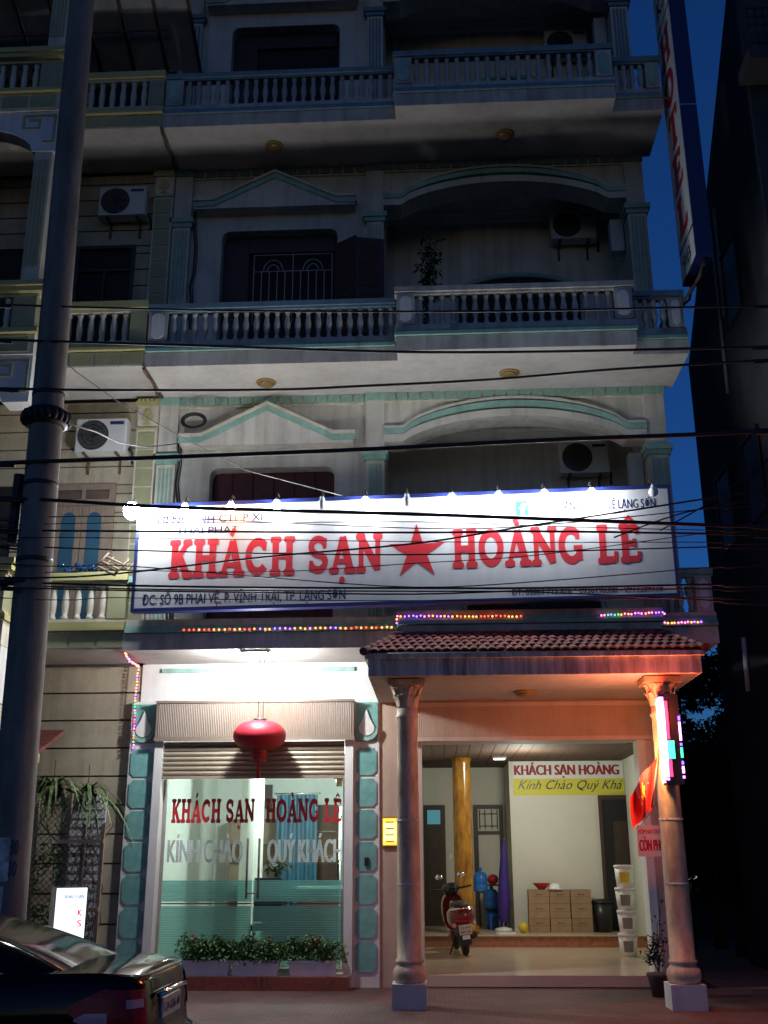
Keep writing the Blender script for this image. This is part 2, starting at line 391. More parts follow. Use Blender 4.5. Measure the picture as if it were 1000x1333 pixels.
def storey(i, s, wk):
    n = s+FH; dm = DTB if i == 2 else DTL; mint = 'mint_paint'
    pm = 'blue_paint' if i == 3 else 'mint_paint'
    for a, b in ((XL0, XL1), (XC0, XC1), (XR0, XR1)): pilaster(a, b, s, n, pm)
    if i == 2:
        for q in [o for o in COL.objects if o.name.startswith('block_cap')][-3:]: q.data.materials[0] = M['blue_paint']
    # left bay wall with the window opening
    wx0, wx1, zt, r = -3.52, -1.54, n-1.2, .14
    arc0 = [(wx0+r-r*math.cos(t*PI/8), zt-r+r*math.sin(t*PI/8)) for t in range(5)]
    arc1 = [(wx1-r+r*math.sin(t*PI/8), zt-r+r*math.cos(t*PI/8)) for t in range(5)]
    MB().box(XL1, wx0, .1, .35, s+.235, n).box(wx1, XC0, .1, .35, s+.235, n).prism([(wx0, n)]+arc0+arc1+[(wx1, n)], 'y', .1, .35).build('wall', 'cream_plaster', H)
    # window
    w = MB().box(wx0, wx1, .36, .40, s+.24, zt).build('window', 'maroon' if wk == 'blind' else 'void', H)
    if wk == 'blind':
        for k in range(6):
            x = lerp(wx0, wx1, k/6); MB().box(x+.015, x+(wx1-wx0)/6-.015, .335, .358, s+.3, zt-.02).build('shutter_panel', 'maroon', w)
    else:
        MB().box(wx0, wx0+.44, .30, .35, s+.24, zt-.03).box(wx1-.06, wx1, .30, .35, s+.24, zt-.03).box(wx0+.45, wx1-.07, .30, .35, zt-.32, zt-.03).build('frame', 'wood_dark', w)
        if wk == 'open':
            g = MB(); gz0, gz1 = s+1.72, s+2.75; gx0, gx1 = -2.98, -1.64
            for z in (gz0+.06, gz0+.12, gz1-.32, gz1): g.tube([(gx0, .27, z), (gx1, .27, z)], .009, 4)
            for k in range(11):
                x = lerp(gx0, gx1, k/10); g.tube([(x, .27, gz0-.3), (x, .27, gz1 if k % 5 == 0 else gz1-.32)], .008, 4)
            for cx in (-2.65, -1.97):
                for rr in (.10, .17): g.tube([(cx+rr*math.cos(t*PI/8), .27, gz1-.32+rr*1.3*math.sin(t*PI/8)) for t in range(9)], .008, 4)
            g.build('grille', 'iron_white', w)
            a = math.radians(62)
            for k, (lw, ex, ey, an) in enumerate(((.42, wx1, .08, -35), (.48, wx1+.33, -.15, 12))):
                a = math.radians(an); lf = MB()
                dx, dy = math.cos(a), math.sin(a); px, py = -dy*.02, dx*.02
                P = [(ex-px, ey-py), (ex+dx*lw-px, ey+dy*lw-py), (ex+dx*lw+px, ey+dy*lw+py), (ex+px, ey+py)]
                lf.prism(P, 'z', s+1.0, zt-.32-.03*k).build('shutter_leaf', 'wood_dark', w)
                for z0, z1 in ((s+1.1, s+1.75), (s+1.85, zt-.45)):
                    Q = [(ex+dx*.07-px*1.5, ey+dy*.07-py*1.5), (ex+dx*(lw-.07)-px*1.5, ey+dy*(lw-.07)-py*1.5), (ex+dx*(lw-.07)-px*1.02, ey+dy*(lw-.07)-py*1.02), (ex+dx*.07-px*1.02, ey+dy*.07-py*1.02)]
                    MB().prism(Q, 'z', z0, z1).build('shutter_panel', 'wood_brown', w)
    # hood: pediment over the window
    hx0, hx1, pk = -3.96, -1.23, -2.60
    up = [(hx0, n-.90), (hx0, n-.76), (hx0+.32, n-.76), (pk, n-.235), (hx1-.32, n-.76), (hx1, n-.76), (hx1, n-.90)]
    h = MB().prism(list(reversed(up)), 'y', -.15, .099).build('window_hood', 'cream_plaster', H)
    def strip(o0, o1, y0, y1, name, m_):
        lo = [(x, z+o0) for x, z in up[1:-1]]; hi = [(x, z+o1) for x, z in up[1:-1]]
        lo[0] = (hx0-.03, lo[0][1]); hi[0] = (hx0-.03, hi[0][1]); lo[-1] = (hx1+.03, lo[-1][1]); hi[-1] = (hx1+.03, hi[-1][1])
        mb = MB()
        for k in range(4): mb.prism([lo[k], lo[k+1], hi[k+1], hi[k]], 'y', y0, y1)
        mb.build(name, m_, h)
    strip(-.10, .0, -.172, -.1505, 'hood_trim', 'mint_paint'); strip(.002, .05, -.20, .098, 'hood_cap', 'nb_cream')
    # dentals
    c = MB().box(XL1, XC0, .06, .099, n-.16, n-.002).box(XC1, XR0, .02, .059, n-.16, n-.002).build('cornice_strip', 'nb_cream', H)
    for a, b, y in ((XL1, XC0, .029), (XC1, XR0, -.011)):
        k = int((b-a)/.19)
        for j in range(k): inst(dm, 'dental_tile', c, (a+(b-a)*(j+.05)/k, y, n-.132))
    # arched loggia
    xs = [-.75, -.60]+[lerp(-.45, 3.05, t/24) for t in range(25)]+[3.2, 3.35]
    inner = [(x, archc(x, n, .40, .86)) for x in xs]
    MB().prism([(-.75, n)]+inner+[(3.35, n)], 'y', .06, .42).build('arch_wall', 'cream_plaster', H)
    a = MB().grid([[(x, y, archc(x, n, .40, .86)+z) for x, _ in inner] for y, z in ((.058, .0), (-.03, .0), (-.03, .125), (.058, .125))], False).build('arch_band', 'cream_plaster', H)
    MB().grid([[(x, y, archc(x, n, .44, .73)+z) for x, _ in inner] for y, z in ((.058, .0), (-.05, .0), (-.05, .09), (.058, .09))], False).build('arch_trim', 'mint_paint', a)
    MB().grid([[(x, y, archc(x, n, .47, .635)+z) for x, _ in inner] for y, z in ((.058, .0), (-.035, .0), (-.035, .045), (.058, .045))], False).build('arch_trim', 'cream_plaster', a)
    MB().box(-.9, 3.5, 1.4, 1.55, s+.2, n).box(-1.04, -.75, .301, 1.4, s+.235, n).box(3.38, 3.66, .301, 1.4, s+.235, n).box(-.75, 3.38, .43, 1.4, n-.14, n-.01).build('loggia_wall', 'cream_plaster', H)
    MB().box(-.74, 3.37, 1.33, 1.399, n-.34, n-.2).box(-.74, 3.37, 1.28, 1.399, n-.2, n-.142).build('loggia_cornice', 'white_plaster', H)
    ar = []
    d = MB(); cx, hw = 1.6, 1.12
    top = [(cx+hw*math.cos(PI*t/16), s+2.45+.42*math.sin(PI*t/16)) for t in range(17)]
    d.prism([(cx+hw, s+.24)]+top+[(cx-hw, s+.24)], 'y', 1.37, 1.399); dd = d.build('loggia_door', 'void', H)
    MB().tube([(x, 1.37, z) for x, z in top], .05, 6).tube([(cx-hw, 1.37, s+.24), (cx-hw, 1.37, s+2.45)], .05, 6).tube([(cx+hw, 1.37, s+.24), (cx+hw, 1.37, s+2.45)], .05, 6).build('door_moulding', 'mint_paint', dd)
    MB().box(cx-.03, cx+.03, 1.34, 1.369, s+.24, s+2.8).build('door_post', 'wood_dark', dd)
    bx = MB().box(3.14, 3.36, .5, .7, n-1.5 if i == 1 else n-1.55, n-.93).build('meter_cabinet', 'ac_white', H)
    # solid core behind so that no light leaks through
    MB().box(-4.3, 3.6, 1.56, 9, s+.22, n-.02).box(-4.3, -1.05, .41, 1.56, s+.22, n-.02).build('core_wall', 'cream_plaster', H)
balcony(S0, 'mint_paint', 'grimy_plaster', 'mint_paint', few=True)
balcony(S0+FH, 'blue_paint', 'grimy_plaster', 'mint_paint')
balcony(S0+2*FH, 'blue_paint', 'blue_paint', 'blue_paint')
storey(1, S0, 'blind'); storey(2, S0+FH, 'open'); storey(3, S0+2*FH, 'dark')
MB().box(-4.4, 3.9, -1.5, 9, S0+3*FH, S0+3*FH+.3).build('roof_slab', 'grimy_plaster', H)

# ---- ground floor: outer walls, shop room, porch room
MB().box(-4.36, -4.30, .3, 9, 0, S0+.22).box(-1.2, -.32, .02, .3, 3.8, S0).box(-4.36, -1.2, .02, .3, 3.845, S0).box(-4.36, 3.66, .3, 9, S0-.3, S0-.02).build('wall', 'white_plaster', H)
MB().box(-4.06, -1.2, -.012, .019, S0-.13, S0-.07).build('wall_stripe', 'mint_paint', H)
# teal tiled pillars either side of the shop window
def notch(w, h, c):
    q = []
    for sx, sz in ((0, 0), (1, 0), (1, 1), (0, 1)):
        px, pz = sx*w, sz*h; ix, iz = (1 if sx == 0 else -1), (1 if sz == 0 else -1)
        e = [(px+ix*c, pz), (px+ix*c*.62, pz+iz*c*.62), (px, pz+iz*c)]
        if sx == sz: e = e[::-1]
        q += e
    return q
PT = {}
for nm, x0, x1 in (('l', -4.46, -4.07), ('r', -1.20, -.835)):
    p = MB().box(x0, x1, -.04, .3, 0, 3.84).build('tiled_pillar', 'white_plaster', H)
    PT[nm] = MB().prism(notch(x1-x0-.075, .385, .05), 'y', -.014, 0).mesh('pillar_tile', 'mint_tile')
    for k in range(7): inst(PT[nm], 'pillar_tile', p, (x0+.0375, -.0405, .19+.43*k))
    t = MB().box(x0+.04, x1-.02, -.052, -.0405, 3.24, 3.80).build('pillar_tile', 'mint_tile', p)
    cx = (x0+x1)/2
    drop = [(cx+.115*math.cos(a), 3.43+.105*math.sin(a)) for a in [-PI*1.08+PI*1.16*k/14 for k in range(15)]]+[(cx+.055, 3.555), (cx, 3.70), (cx-.055, 3.555)]
    MB().prism(drop, 'y', -.075, -.053).build('drop_relief', 'white_plaster', t)
    cres = [(cx+.165*math.cos(a), 3.40+.15*math.sin(a)) for a in [PI+PI*k/12 for k in range(13)]]
    cres += [(cx+.14*math.cos(a), 3.44+.135*math.sin(a)) for a in [2*PI-PI*k/12 for k in range(13)]]
    MB().prism(cres, 'y', -.085, -.053).build('crescent_relief', 'mint_paint', t)
MB().box(-1.04, -.98, -.075, -.0405, 1.55, 1.66).build('bell_switch', 'plastic_black', H)
# white stone jambs
MB().box(-4.068, -3.95, -.12, .25, .18, 3.26).build('jamb', 'white_plaster', H)
MB().box(-1.32, -1.202, -.12, .25, 0, 3.26).build('jamb', 'white_plaster', H)
# roller shutter
sb = MB().box(-4.06, -1.19, -.18, .018, 3.28, 3.82).build('shutter_box', 'shutter_box', H)
mb = MB()
for k in range(110):
    x = lerp(-4.03, -1.22, k/110); mb.add([(x, -.1805, 3.31), (x+.013, -.1865, 3.31), (x+.0255, -.1805, 3.31), (x, -.1805, 3.79), (x+.013, -.1865, 3.79), (x+.0255, -.1805, 3.79)], [(0, 1, 4, 3), (1, 2, 5, 4), (0, 2, 1), (3, 4, 5)])
mb.build('ribbed_panel', 'shutter_box', sb, kind='stuff')
MB().box(-4.07, -1.18, -.20, -.1805, 3.255, 3.305).box(-4.07, -1.18, -.20, -.1805, 3.795, 3.83).build('box_edge', 'shutter_box', sb)
slat = MB().prism([(-.0, 0), (-.022, .012), (-.03, .034), (-.022, .056), (0, .066), (.004, .033)], 'x', -3.94, -1.33).mesh('shutter_slat', 'shutter_steel')
sh = MB().box(-3.94, -1.33, -.075, -.065, 2.74, 3.25).build('roller_shutter', 'shutter_steel', H)
for k in range(7): inst(slat, 'shutter_slat', sh, (0, -.077, 2.775+.068*k))
MB().box(-3.94, -1.33, -.11, -.062, 2.73, 2.772).build('bottom_bar', 'shutter_steel', sh)
# glass doors with film bands
sf = MB().box(-3.95, -1.32, .10, .16, .17, .22).box(-3.95, -3.91, .10, .16, .22, 2.74).box(-1.36, -1.32, .10, .16, .22, 2.74).build('shopfront_frame', 'steel', H)
for x0, x1, hx in ((-3.905, -2.625, -2.70), (-2.615, -1.365, -2.535)):
    gd = MB().box(x0, x1, .124, .134, .225, 2.735).build('glass_door', 'shop_glass', H)
    MB().box(x0+.005, x1-.005, .118, .1225, 1.08, 1.36).box(x0+.005, x1-.005, .118, .1225, .23, 1.02).build('frosted_film', 'frosted_film', gd)
    MB().box(x0+.005, x1-.005, .1165, .1225, 1.045, 1.062).build('film_line', 'frost_line', gd)
    MB().tube([(hx, .06, 1.12), (hx, .06, 1.92)], .017, 8).tube([(hx, .06, 1.22), (hx, .12, 1.22)], .01, 6).tube([(hx, .06, 1.82), (hx, .12, 1.82)], .01, 6).build('handle', 'steel', gd)
MB().box(-2.70, -2.535, .055, .075, 1.18, 1.20).build('door_chain', 'steel', H)
# red granite ledge
MB().box(-3.94, -1.23, -.43, .10, 0, .165).build('ledge', 'red_granite', H)
MB().box(-3.96, -1.225, -.36, .12, .165, .172).build('ledge_top', 'nb_cream', H)
# shop room
MB().box(-4.30, -4.28, .3, 5.5, 0, 4.1).box(-1.0, -.9, .3, 5.5, 0, 4.1).box(-4.3, -.9, 5.5, 5.6, 0, 4.1).box(-4.28, -1.0, .2, 5.5, 3.4, 3.45).build('shop_wall', 'shop_wall', H)
MB().box(-4.28, -1.0, .171, 5.5, .02, .17).build('shop_floor', 'lobby_floor', H)
# ---- porch: peach facade, header, rooms
MB().box(-.834, -.52, -.012, .3, 0, 3.82).build('porch_wall', 'peach_paint', H)
MB().box(-.519, -.23, .0, .3, 0, 3.24).box(-.23, 3.00, .30, .5, 3.24, 3.9).build('porch_wall', 'peach_pale', H)
MB().box(-.519, 3.1, -.06, .29, 3.26, 3.795).build('porch_header', 'peach_paint', H)
mb = MB()
for k in range(140):
    x = lerp(-.50, 3.08, k/140); mb.add([(x, -.0605, 3.30), (x+.013, -.066, 3.30), (x+.0255, -.0605, 3.30), (x, -.0605, 3.715), (x+.013, -.066, 3.715), (x+.0255, -.0605, 3.715)], [(0, 1, 4, 3), (1, 2, 5, 4), (0, 2, 1), (3, 4, 5)])
mb.build('ribbed_panel', 'peach_paint', H, kind='stuff')
MB().box(-.53, 3.12, -.085, .28, 3.235, 3.29).box(-.53, 3.12, -.075, .28, 3.72, 3.775).build('header_trim', 'peach_pale', H)
MB().box(2.83, 2.94, -.03, .32, .15, 3.234).build('porch_jamb', 'white_plaster', H)
MB().box(2.941, 3.06, .0, .3, 0, 3.80).build('porch_wall', 'peach_pale', H)
MB().prism([(3.061, .0), (3.66, 3.0), (3.60, 3.0), (3.005, .301), (3.061, .301)], 'z', 0, 4.09).build('slanted_wall', 'lobby_wall', H)
MB().box(3.60, 3.66, 3.001, 9, 0, 4.1).build('porch_wall', 'lobby_wall', H)
MB().box(-.89, -.32, .301, 8, .0, 3.9).build('porch_wall', 'lobby_wall', H)
MB().prism([(-.32, -.001), (3.04, -.001), (3.6, 3.0), (3.6, 8), (-.32, 8)], 'z', .01, .15).build('porch_floor', 'lobby_floor', H)
MB().box(-.32, 3.6, 4.6, 8, .151, .33).build('step_platform', 'marble_step', H)
MB().box(-.32, 3.6, 4.57, 8, .331, .345).build('step_top', 'lobby_floor', H)
MB().box(-.32, 1.38, 7.3, 7.4, .33, 3.5).box(1.38, 3.6, 5.8, 5.9, .33, 3.5).box(1.38, 1.5, 5.9, 7.3, .33, 3.5).build('lobby_wall', 'lobby_wall', H)
cl = MB().prism([(-.32, .5), (3.1, .5), (3.6, 3.0), (3.6, 7.4), (-.32, 7.4)], 'z', 3.45, 3.5).build('wood_ceiling', 'wood_brown', H)
plk = MB().box(0, .205, .5, 7.3, 0, .014).mesh('ceiling_plank', 'wood_brown')
plk2 = MB().box(0, .205, 2.6, 7.3, 0, .014).mesh('ceiling_plank', 'wood_brown')
for k in range(18): inst(plk if k < 16 else plk2, 'ceiling_plank', cl, (-.31+.215*k, 0, 3.435))
MB().lathe([(.26, 0), (.26, .12), (.19, .16), (.175, .3), (.17, 3.0), (.2, 3.1)], (.44, 5.05, .345), 20).build('gilt_column', 'gold_onyx', H)
# doors in the lobby
d = MB().box(-.31, .13, 7.24, 7.299, .345, 2.68).build('lobby_door', 'wood_dark', H)
MB().box(-.24, .03, 7.21, 7.239, 2.3, 2.58).build('transom_pane', 'transom_glow', d)  # transom pane, no lamp: its bluish light is put into the colour as emission
MB().box(-.24, .03, 7.22, 7.239, .5, 1.2).box(-.24, .03, 7.22, 7.239, 1.3, 2.1).build('door_panel', 'wood_dark', d)
d = MB().box(.72, .80, 7.22, 7.299, .345, 2.68).box(1.24, 1.32, 7.22, 7.299, .345, 2.68).box(.80, 1.24, 7.22, 7.299, 2.60, 2.68).box(.80, 1.24, 7.22, 7.299, 2.10, 2.16).build('washroom_door', 'wood_dark', H)
MB().box(.80, 1.24, 7.28, 7.297, .36, 2.10).build('door_opening', 'lobby_wall', d)
MB().box(.80, 1.24, 7.27, 7.297, 2.16, 2.60).build('transom_pane', 'lobby_wall', d)
g = MB()
for z in (2.26, 2.5): g.tube([(.84, 7.25, z), (1.2, 7.25, z)], .008, 4)
for x in (.84, 1.2, .95, 1.09): g.tube([(x, 7.25, 2.2), (x, 7.25, 2.58)], .008, 4)
g.build('transom_grille', 'iron_dark', d)
d = MB().box(3.07, 3.6, 5.74, 5.799, .345, 2.78).build('stair_door', 'void', H)
MB().box(3.07, 3.13, 5.72, 5.739, .345, 2.78).box(3.13, 3.6, 5.72, 5.739, 2.70, 2.78).build('door_frame', 'wood_dark', d)
MB().box(3.32, 3.59, 5.73, 5.739, .36, 2.3).build('door_leaf', 'wood_dark', d)
MB().box(.20, .26, 7.28, 7.299, 1.62, 1.72).build('wall_switch', 'plastic_white', H)
# ---- entrance canopy
cn = MB().box(-.80, 3.20, -2.36, -.001, 3.80, 3.86).build('entrance_canopy', 'soffit_plaster', H)
MB().box(-.84, 3.24, -2.42, -2.361, 3.79, 4.0).box(-.84, -.801, -2.361, -.041, 3.79, 4.0).box(3.201, 3.24, -2.361, -.041, 3.79, 4.0).build('canopy_fascia', 'stained_fascia', cn)
MB().box(-.88, 3.28, -2.47, -2.30, 4.001, 4.06).box(-.88, -.80, -2.30, -.5, 4.001, 4.06).box(3.2, 3.28, -2.30, -.5, 4.001, 4.06).build('canopy_eave', 'stained_fascia', cn)
A, B_, C_, D_ = (-.90, -2.48, 4.07), (3.30, -2.48, 4.07), (3.0, -1.47, 4.47), (-.50, -1.47, 4.47)
rb = MB().add([A, B_, C_, D_, (-.90, -1.15, 4.07), (-.50, -1.15, 4.47), (3.30, -1.15, 4.07), (3.0, -1.15, 4.47)], [(0, 1, 2, 3), (4, 0, 3, 5), (1, 6, 7, 2)]).build('roof_deck', 'tile_roof', cn)
nrow = 5; sl = math.atan2(.40, 1.01); tl = math.hypot(.40, 1.01)/nrow
tp = []
for z0, y0 in ((.0, 0), (.012, tl*1.12)):
    tp.append([(-.055+.11*k/6, y0, (.024*math.sin(PI*k/6)**.8 if 0 < k < 6 else 0)+(.018 if y0 == 0 else .004)) for k in range(7)])
tp.insert(0, [(x, y, z-.018) for x, y, z in tp[0]])
TILE = MB().grid(tp, False).mesh('roof_tile', 'tile_roof')
for r in range(nrow):
    y = lerp(-2.48, -1.47, r/nrow); z = lerp(4.075, 4.475, r/nrow); x0 = lerp(-.86, -.50, (r+.5)/nrow); x1 = lerp(3.26, 3.0, (r+.5)/nrow)
    n = int((x1-x0)/.112)
    for k in range(n):
        inst(TILE, 'roof_tile', cn, (x0+(x1-x0)*(k+.5)/n+random.uniform(-.004, .004), y-.012, z+random.uniform(0, .006)), (sl+random.uniform(-.015, .015), 0, random.uniform(-.02, .02)))
for p, q in (((-.90, -2.48, 4.09), (-.50, -1.47, 4.49)), ((3.30, -2.48, 4.09), (3.0, -1.47, 4.49)), ((-.50, -1.48, 4.49), (3.0, -1.48, 4.49))):
    n = 6 if p[2] != q[2] else 14
    for k in range(n):
        a, b = Vector(p).lerp(Vector(q), k/n), Vector(p).lerp(Vector(q), (k+1.1)/n)
        MB().tube([a, b], [.055, .045], 7).build('ridge_tile', 'tile_roof', cn)
# columns
for cx in (-.375, 2.80):
    c = MB().box(cx-.20, cx+.20, -2.2, -1.8, -.02, .27).build('column', 'white_plaster', cn)
    MB().lathe([(.17, .271), (.185, .30), (.20, .36), (.185, .42), (.15, .46), (.145, .47), (.165, .49), (.165, .515), (.147, .53), (.145, .9), (.128, 3.3), (.142, 3.32), (.15, 3.34), (.13, 3.37), (.13, 3.44)], (cx, -2.0, 0), 24).build('shaft', 'column_paint', c)
    cb = MB().lathe([(.13, 3.44), (.145, 3.50), (.135, 3.53), (.17, 3.60), (.16, 3.63), (.205, 3.70), (.22, 3.715)], (cx, -2.0, 0), 16).box(cx-.23, cx+.23, -2.23, -1.77, 3.715, 3.785).build('capital', 'column_paint', c)
    lf = MB()
    for ring, (r0, z0, z1, n_) in enumerate(((.135, 3.46, 3.60, 10), (.165, 3.57, 3.70, 8))):
        for k in range(n_):
            a = 2*PI*(k+.5*ring)/n_; u, w = math.cos(a), math.sin(a)
            rows = []
            for t, rr, wd_ in ((0, 0, .035), (.5, .012, .045), (.85, .035, .035), (1.0, .06, .018), (.93, .075, .01)):
                rows.append([(cx+u*(r0+rr)-w*wd_*e, -2+w*(r0+rr)+u*wd_*e, lerp(z0, z1, t)) for e in (-1, 0, 1)])
            lf.grid(rows, True)
    lf.build('acanthus_leaf', 'column_paint', c, kind='stuff')
    for zt in (1.35, 2.08):
        MB().lathe([(.146, zt), (.145, zt+.02)], (cx, -2.0, 0), 24, cap=False).build('tape_band', 'paper', c)
MB().box(2.55, 3.05, -2.25, -1.72, -.3, -.021).build('column_footing', 'kerb_stone', cn)

# ------------------------------------------------------------------ lettering
def arcp(cx, cz, rx, rz, a0, a1, n=14): return [(cx+rx*math.cos(math.radians(lerp(a0, a1, k/n))), cz+rz*math.sin(math.radians(lerp(a0, a1, k/n)))) for k in range(n+1)]
# slab-serif capitals: (width, strokes [(points, width)], serifs [(x, z, half width)])
def glyph(ch):
    w = .23; L = []; S = []
    def st(*p, w=w): L.append((list(p), w))
    sw = .20
    if ch == 'K': W = .86; st((.22, .04), (.22, .96)); st((.26, .42), (.66, .93), w=.17); st((.38, .55), (.68, .05), w=.24); S += [(.22, .06, sw), (.22, .94, sw), (.66, .94, .17), (.69, .06, .19)]
    elif ch == 'H': W = .92; st((.22, .04), (.22, .96)); st((.70, .04), (.70, .96)); st((.22, .50), (.70, .50), w=.17); S += [(x, z, sw) for x in (.22, .70) for z in (.06, .94)]
    elif ch == 'A': W = .92; st((.17, .05), (.46, .95), w=.15); st((.46, .95), (.74, .05), w=.25); st((.26, .30), (.66, .30), w=.13); S += [(.18, .06, .18), (.73, .06, .21)]
    elif ch == 'N': W = .94; st((.19, .05), (.19, .95), w=.17); st((.76, .05), (.76, .95), w=.17); st((.17, .93), (.76, .07), w=.24); S += [(.19, .06, .17), (.17, .94, .17), (.76, .94, .17)]
    elif ch == 'L': W = .76; st((.22, .04), (.22, .96)); st((.22, .08), (.64, .08), w=.18); st((.64, .04), (.66, .30), w=.14); S += [(.22, .06, sw), (.22, .94, sw)]
    elif ch == 'E': W = .80; st((.22, .04), (.22, .96)); st((.22, .08), (.66, .08), w=.17); st((.22, .92), (.64, .92), w=.17); st((.22, .50), (.54, .50), w=.15); st((.67, .04), (.69, .28), w=.12); st((.64, .74), (.65, .96), w=.12); st((.54, .40), (.54, .62), w=.12); S += [(.20, .06, .17), (.20, .94, .17)]
    elif ch == 'T': W = .80; st((.40, .04), (.40, .96)); st((.08, .92), (.72, .92), w=.17); st((.09, .68), (.07, .96), w=.12); st((.71, .68), (.73, .96), w=.12); S += [(.40, .06, sw)]
    elif ch == 'O': W = .92; L.append((arcp(.46, .5, .33, .40, 0, 360, 28), .22))
    elif ch == 'C': W = .86; L.append((arcp(.46, .5, .33, .40, 48, 318, 22), .22)); st((.68, .66), (.70, .90), w=.14)
    elif ch == 'G': W = .92; L.append((arcp(.46, .5, .33, .40, 48, 330, 22), .22)); st((.68, .66), (.70, .90), w=.14); st((.74, .10), (.74, .44), w=.19); st((.54, .44), (.84, .44), w=.11)
    elif ch == 'S': W = .76; L.append((arcp(.38, .71, .24, .20, 28, 180, 10)+arcp(.38, .71, .24, .21, 190, 260, 5)+arcp(.38, .29, .25, .20, 80, -80, 10)+arcp(.38, .29, .25, .20, -90, -160, 6), .20)); st((.60, .66), (.62, .94), w=.12); st((.13, .06), (.15, .34), w=.12)
    else: return .4, [], []
    return W, L, S
def ribbon(mb, pts, w, y, dy, x0, z0, sx, sz):
    n = len(pts); closed = math.dist(pts[0], pts[-1]) < 1e-4; l = []; r = []
    for i in range(n):
        if closed: p, q = pts[(i-1) % (n-1)], pts[(i+1) % (n-1)]
        else: p, q = pts[max(0, i-1)], pts[min(n-1, i+1)]
        dx, dz = q[0]-p[0], q[1]-p[1]; d = math.hypot(dx, dz) or 1; nx, nz = -dz/d*w/2, dx/d*w/2
        l.append((x0+(pts[i][0]+nx)*sx, z0+(pts[i][1]+nz)*sz)); r.append((x0+(pts[i][0]-nx)*sx, z0+(pts[i][1]-nz)*sz))
    for i in range(n-1):
        q = [r[i], r[i+1], l[i+1], l[i]]
        mb.prism(q, 'y', y-dy, y)
def slab_text(s, x0, x1, z0, z1, y, m_, parent, name='letter', sl=0.0, dy0=.004, place=None):
    # s is set in slab capitals fitted into x0..x1; '/' after a letter = acute, '\\' = grave, '^' = circumflex, '.' = dot below
    items = []; W = 0; i = 0
    while i < len(s):
        c = s[i]; mk = ''
        while i+1 < len(s) and s[i+1] in '/\\^.': mk += s[i+1]; i += 1
        items.append((c, mk, W)); W += glyph(c)[0]; i += 1
    sx = (x1-x0)/W; sz = z1-z0; out = []
    for c, mk, u in items:
        w, L, S = glyph(c)
        if not L: continue
        mb = MB(); k = 0
        for pts, wd_ in L:
            ribbon(mb, pts, wd_, y-.0004*k, dy0, x0+u*sx, z0, sx, sz); k += 1
        for sx_, sz_, hw in S:
            e = arcp(hw-.055, 0, .055, .085, -90, 90, 4)+arcp(-(hw-.055), 0, .055, .085, 90, 270, 4)
            mb.prism([(x0+(u+sx_+a)*sx, z0+(sz_+b)*sz) for a, b in e], 'y', y-.0004*k-dy0, y-.0004*k); k += 1
        cx = u+w/2
        for q in mk:
            if q == '/': ribbon(mb, [(-.05, 1.08), (.07, 1.27)], .15, y, dy0, x0+cx*sx, z0, sx, sz)
            if q == '\\': ribbon(mb, [(.05, 1.08), (-.09, 1.27)], .16, y, dy0, x0+cx*sx, z0, sx, sz)
            if q == '^': ribbon(mb, [(-.14, 1.07), (0, 1.2), (.14, 1.07)], .12, y, dy0, x0+cx*sx, z0, sx, sz)
            if q == '.': mb.prism([(x0+(cx+a)*sx, z0+b*sz) for a, b in arcp(0, -.20, .095, .10, 0, 345, 12)], 'y', y-dy0, y)
        if sl: mb.v = [(p[0]+(p[2]-z0)*sl, p[1], p[2]) for p in mb.v]
        if place: mb.v = [place(p) for p in mb.v]
        out.append(mb.build(name, m_, parent))
    return out
def text(s, x0, x1, z0, h, y, m_, parent, name='lettering', bold=.012, shear=0, ext=.002, place=None):
    # sans lettering fitted to x0..x1 with capital height h, facing -Y
    cu = bpy.data.curves.new('text', 'FONT'); cu.body = s; cu.size = 1;  cu.shear = shear; cu.extrude = 0; cu.resolution_u = 3
    ob = bpy.data.objects.new('text', cu); COL.objects.link(ob)
    dg = bpy.context.evaluated_depsgraph_get(); dg.update()
    me = bpy.data.meshes.new_from_object(ob.evaluated_get(dg))
    xs = [v.co.x for v in me.vertices]; a, b = min(xs), max(xs); k = (x1-x0)/(b-a)
    fs = [tuple(p.vertices) for p in me.polygons]; mb = MB()
    raw = [(x0+(v.co.x-a)*k, v.co.y) for v in me.vertices]
    for j, d in enumerate((0, -1, 1, -.5, .5) if bold > .02 else (0, -1, 1) if bold > 0 else (0,)):
        q = [(x+d*bold*h*2.2, y-ext-.0005*j, z0+zz*h/.70) for x, zz in raw]
        mb.add([place(p) for p in q] if place else q, fs)
    bpy.data.objects.remove(ob); bpy.data.curves.remove(cu); bpy.data.meshes.remove(me)
    return mb.build(name, m_, parent)
def star(cx, cz, r, rot=0, k=.40): return [(cx+(r if i % 2 == 0 else r*k)*math.sin(rot+PI*i/5), cz+(r if i % 2 == 0 else r*k)*math.cos(rot+PI*i/5)) for i in range(10)][::-1]

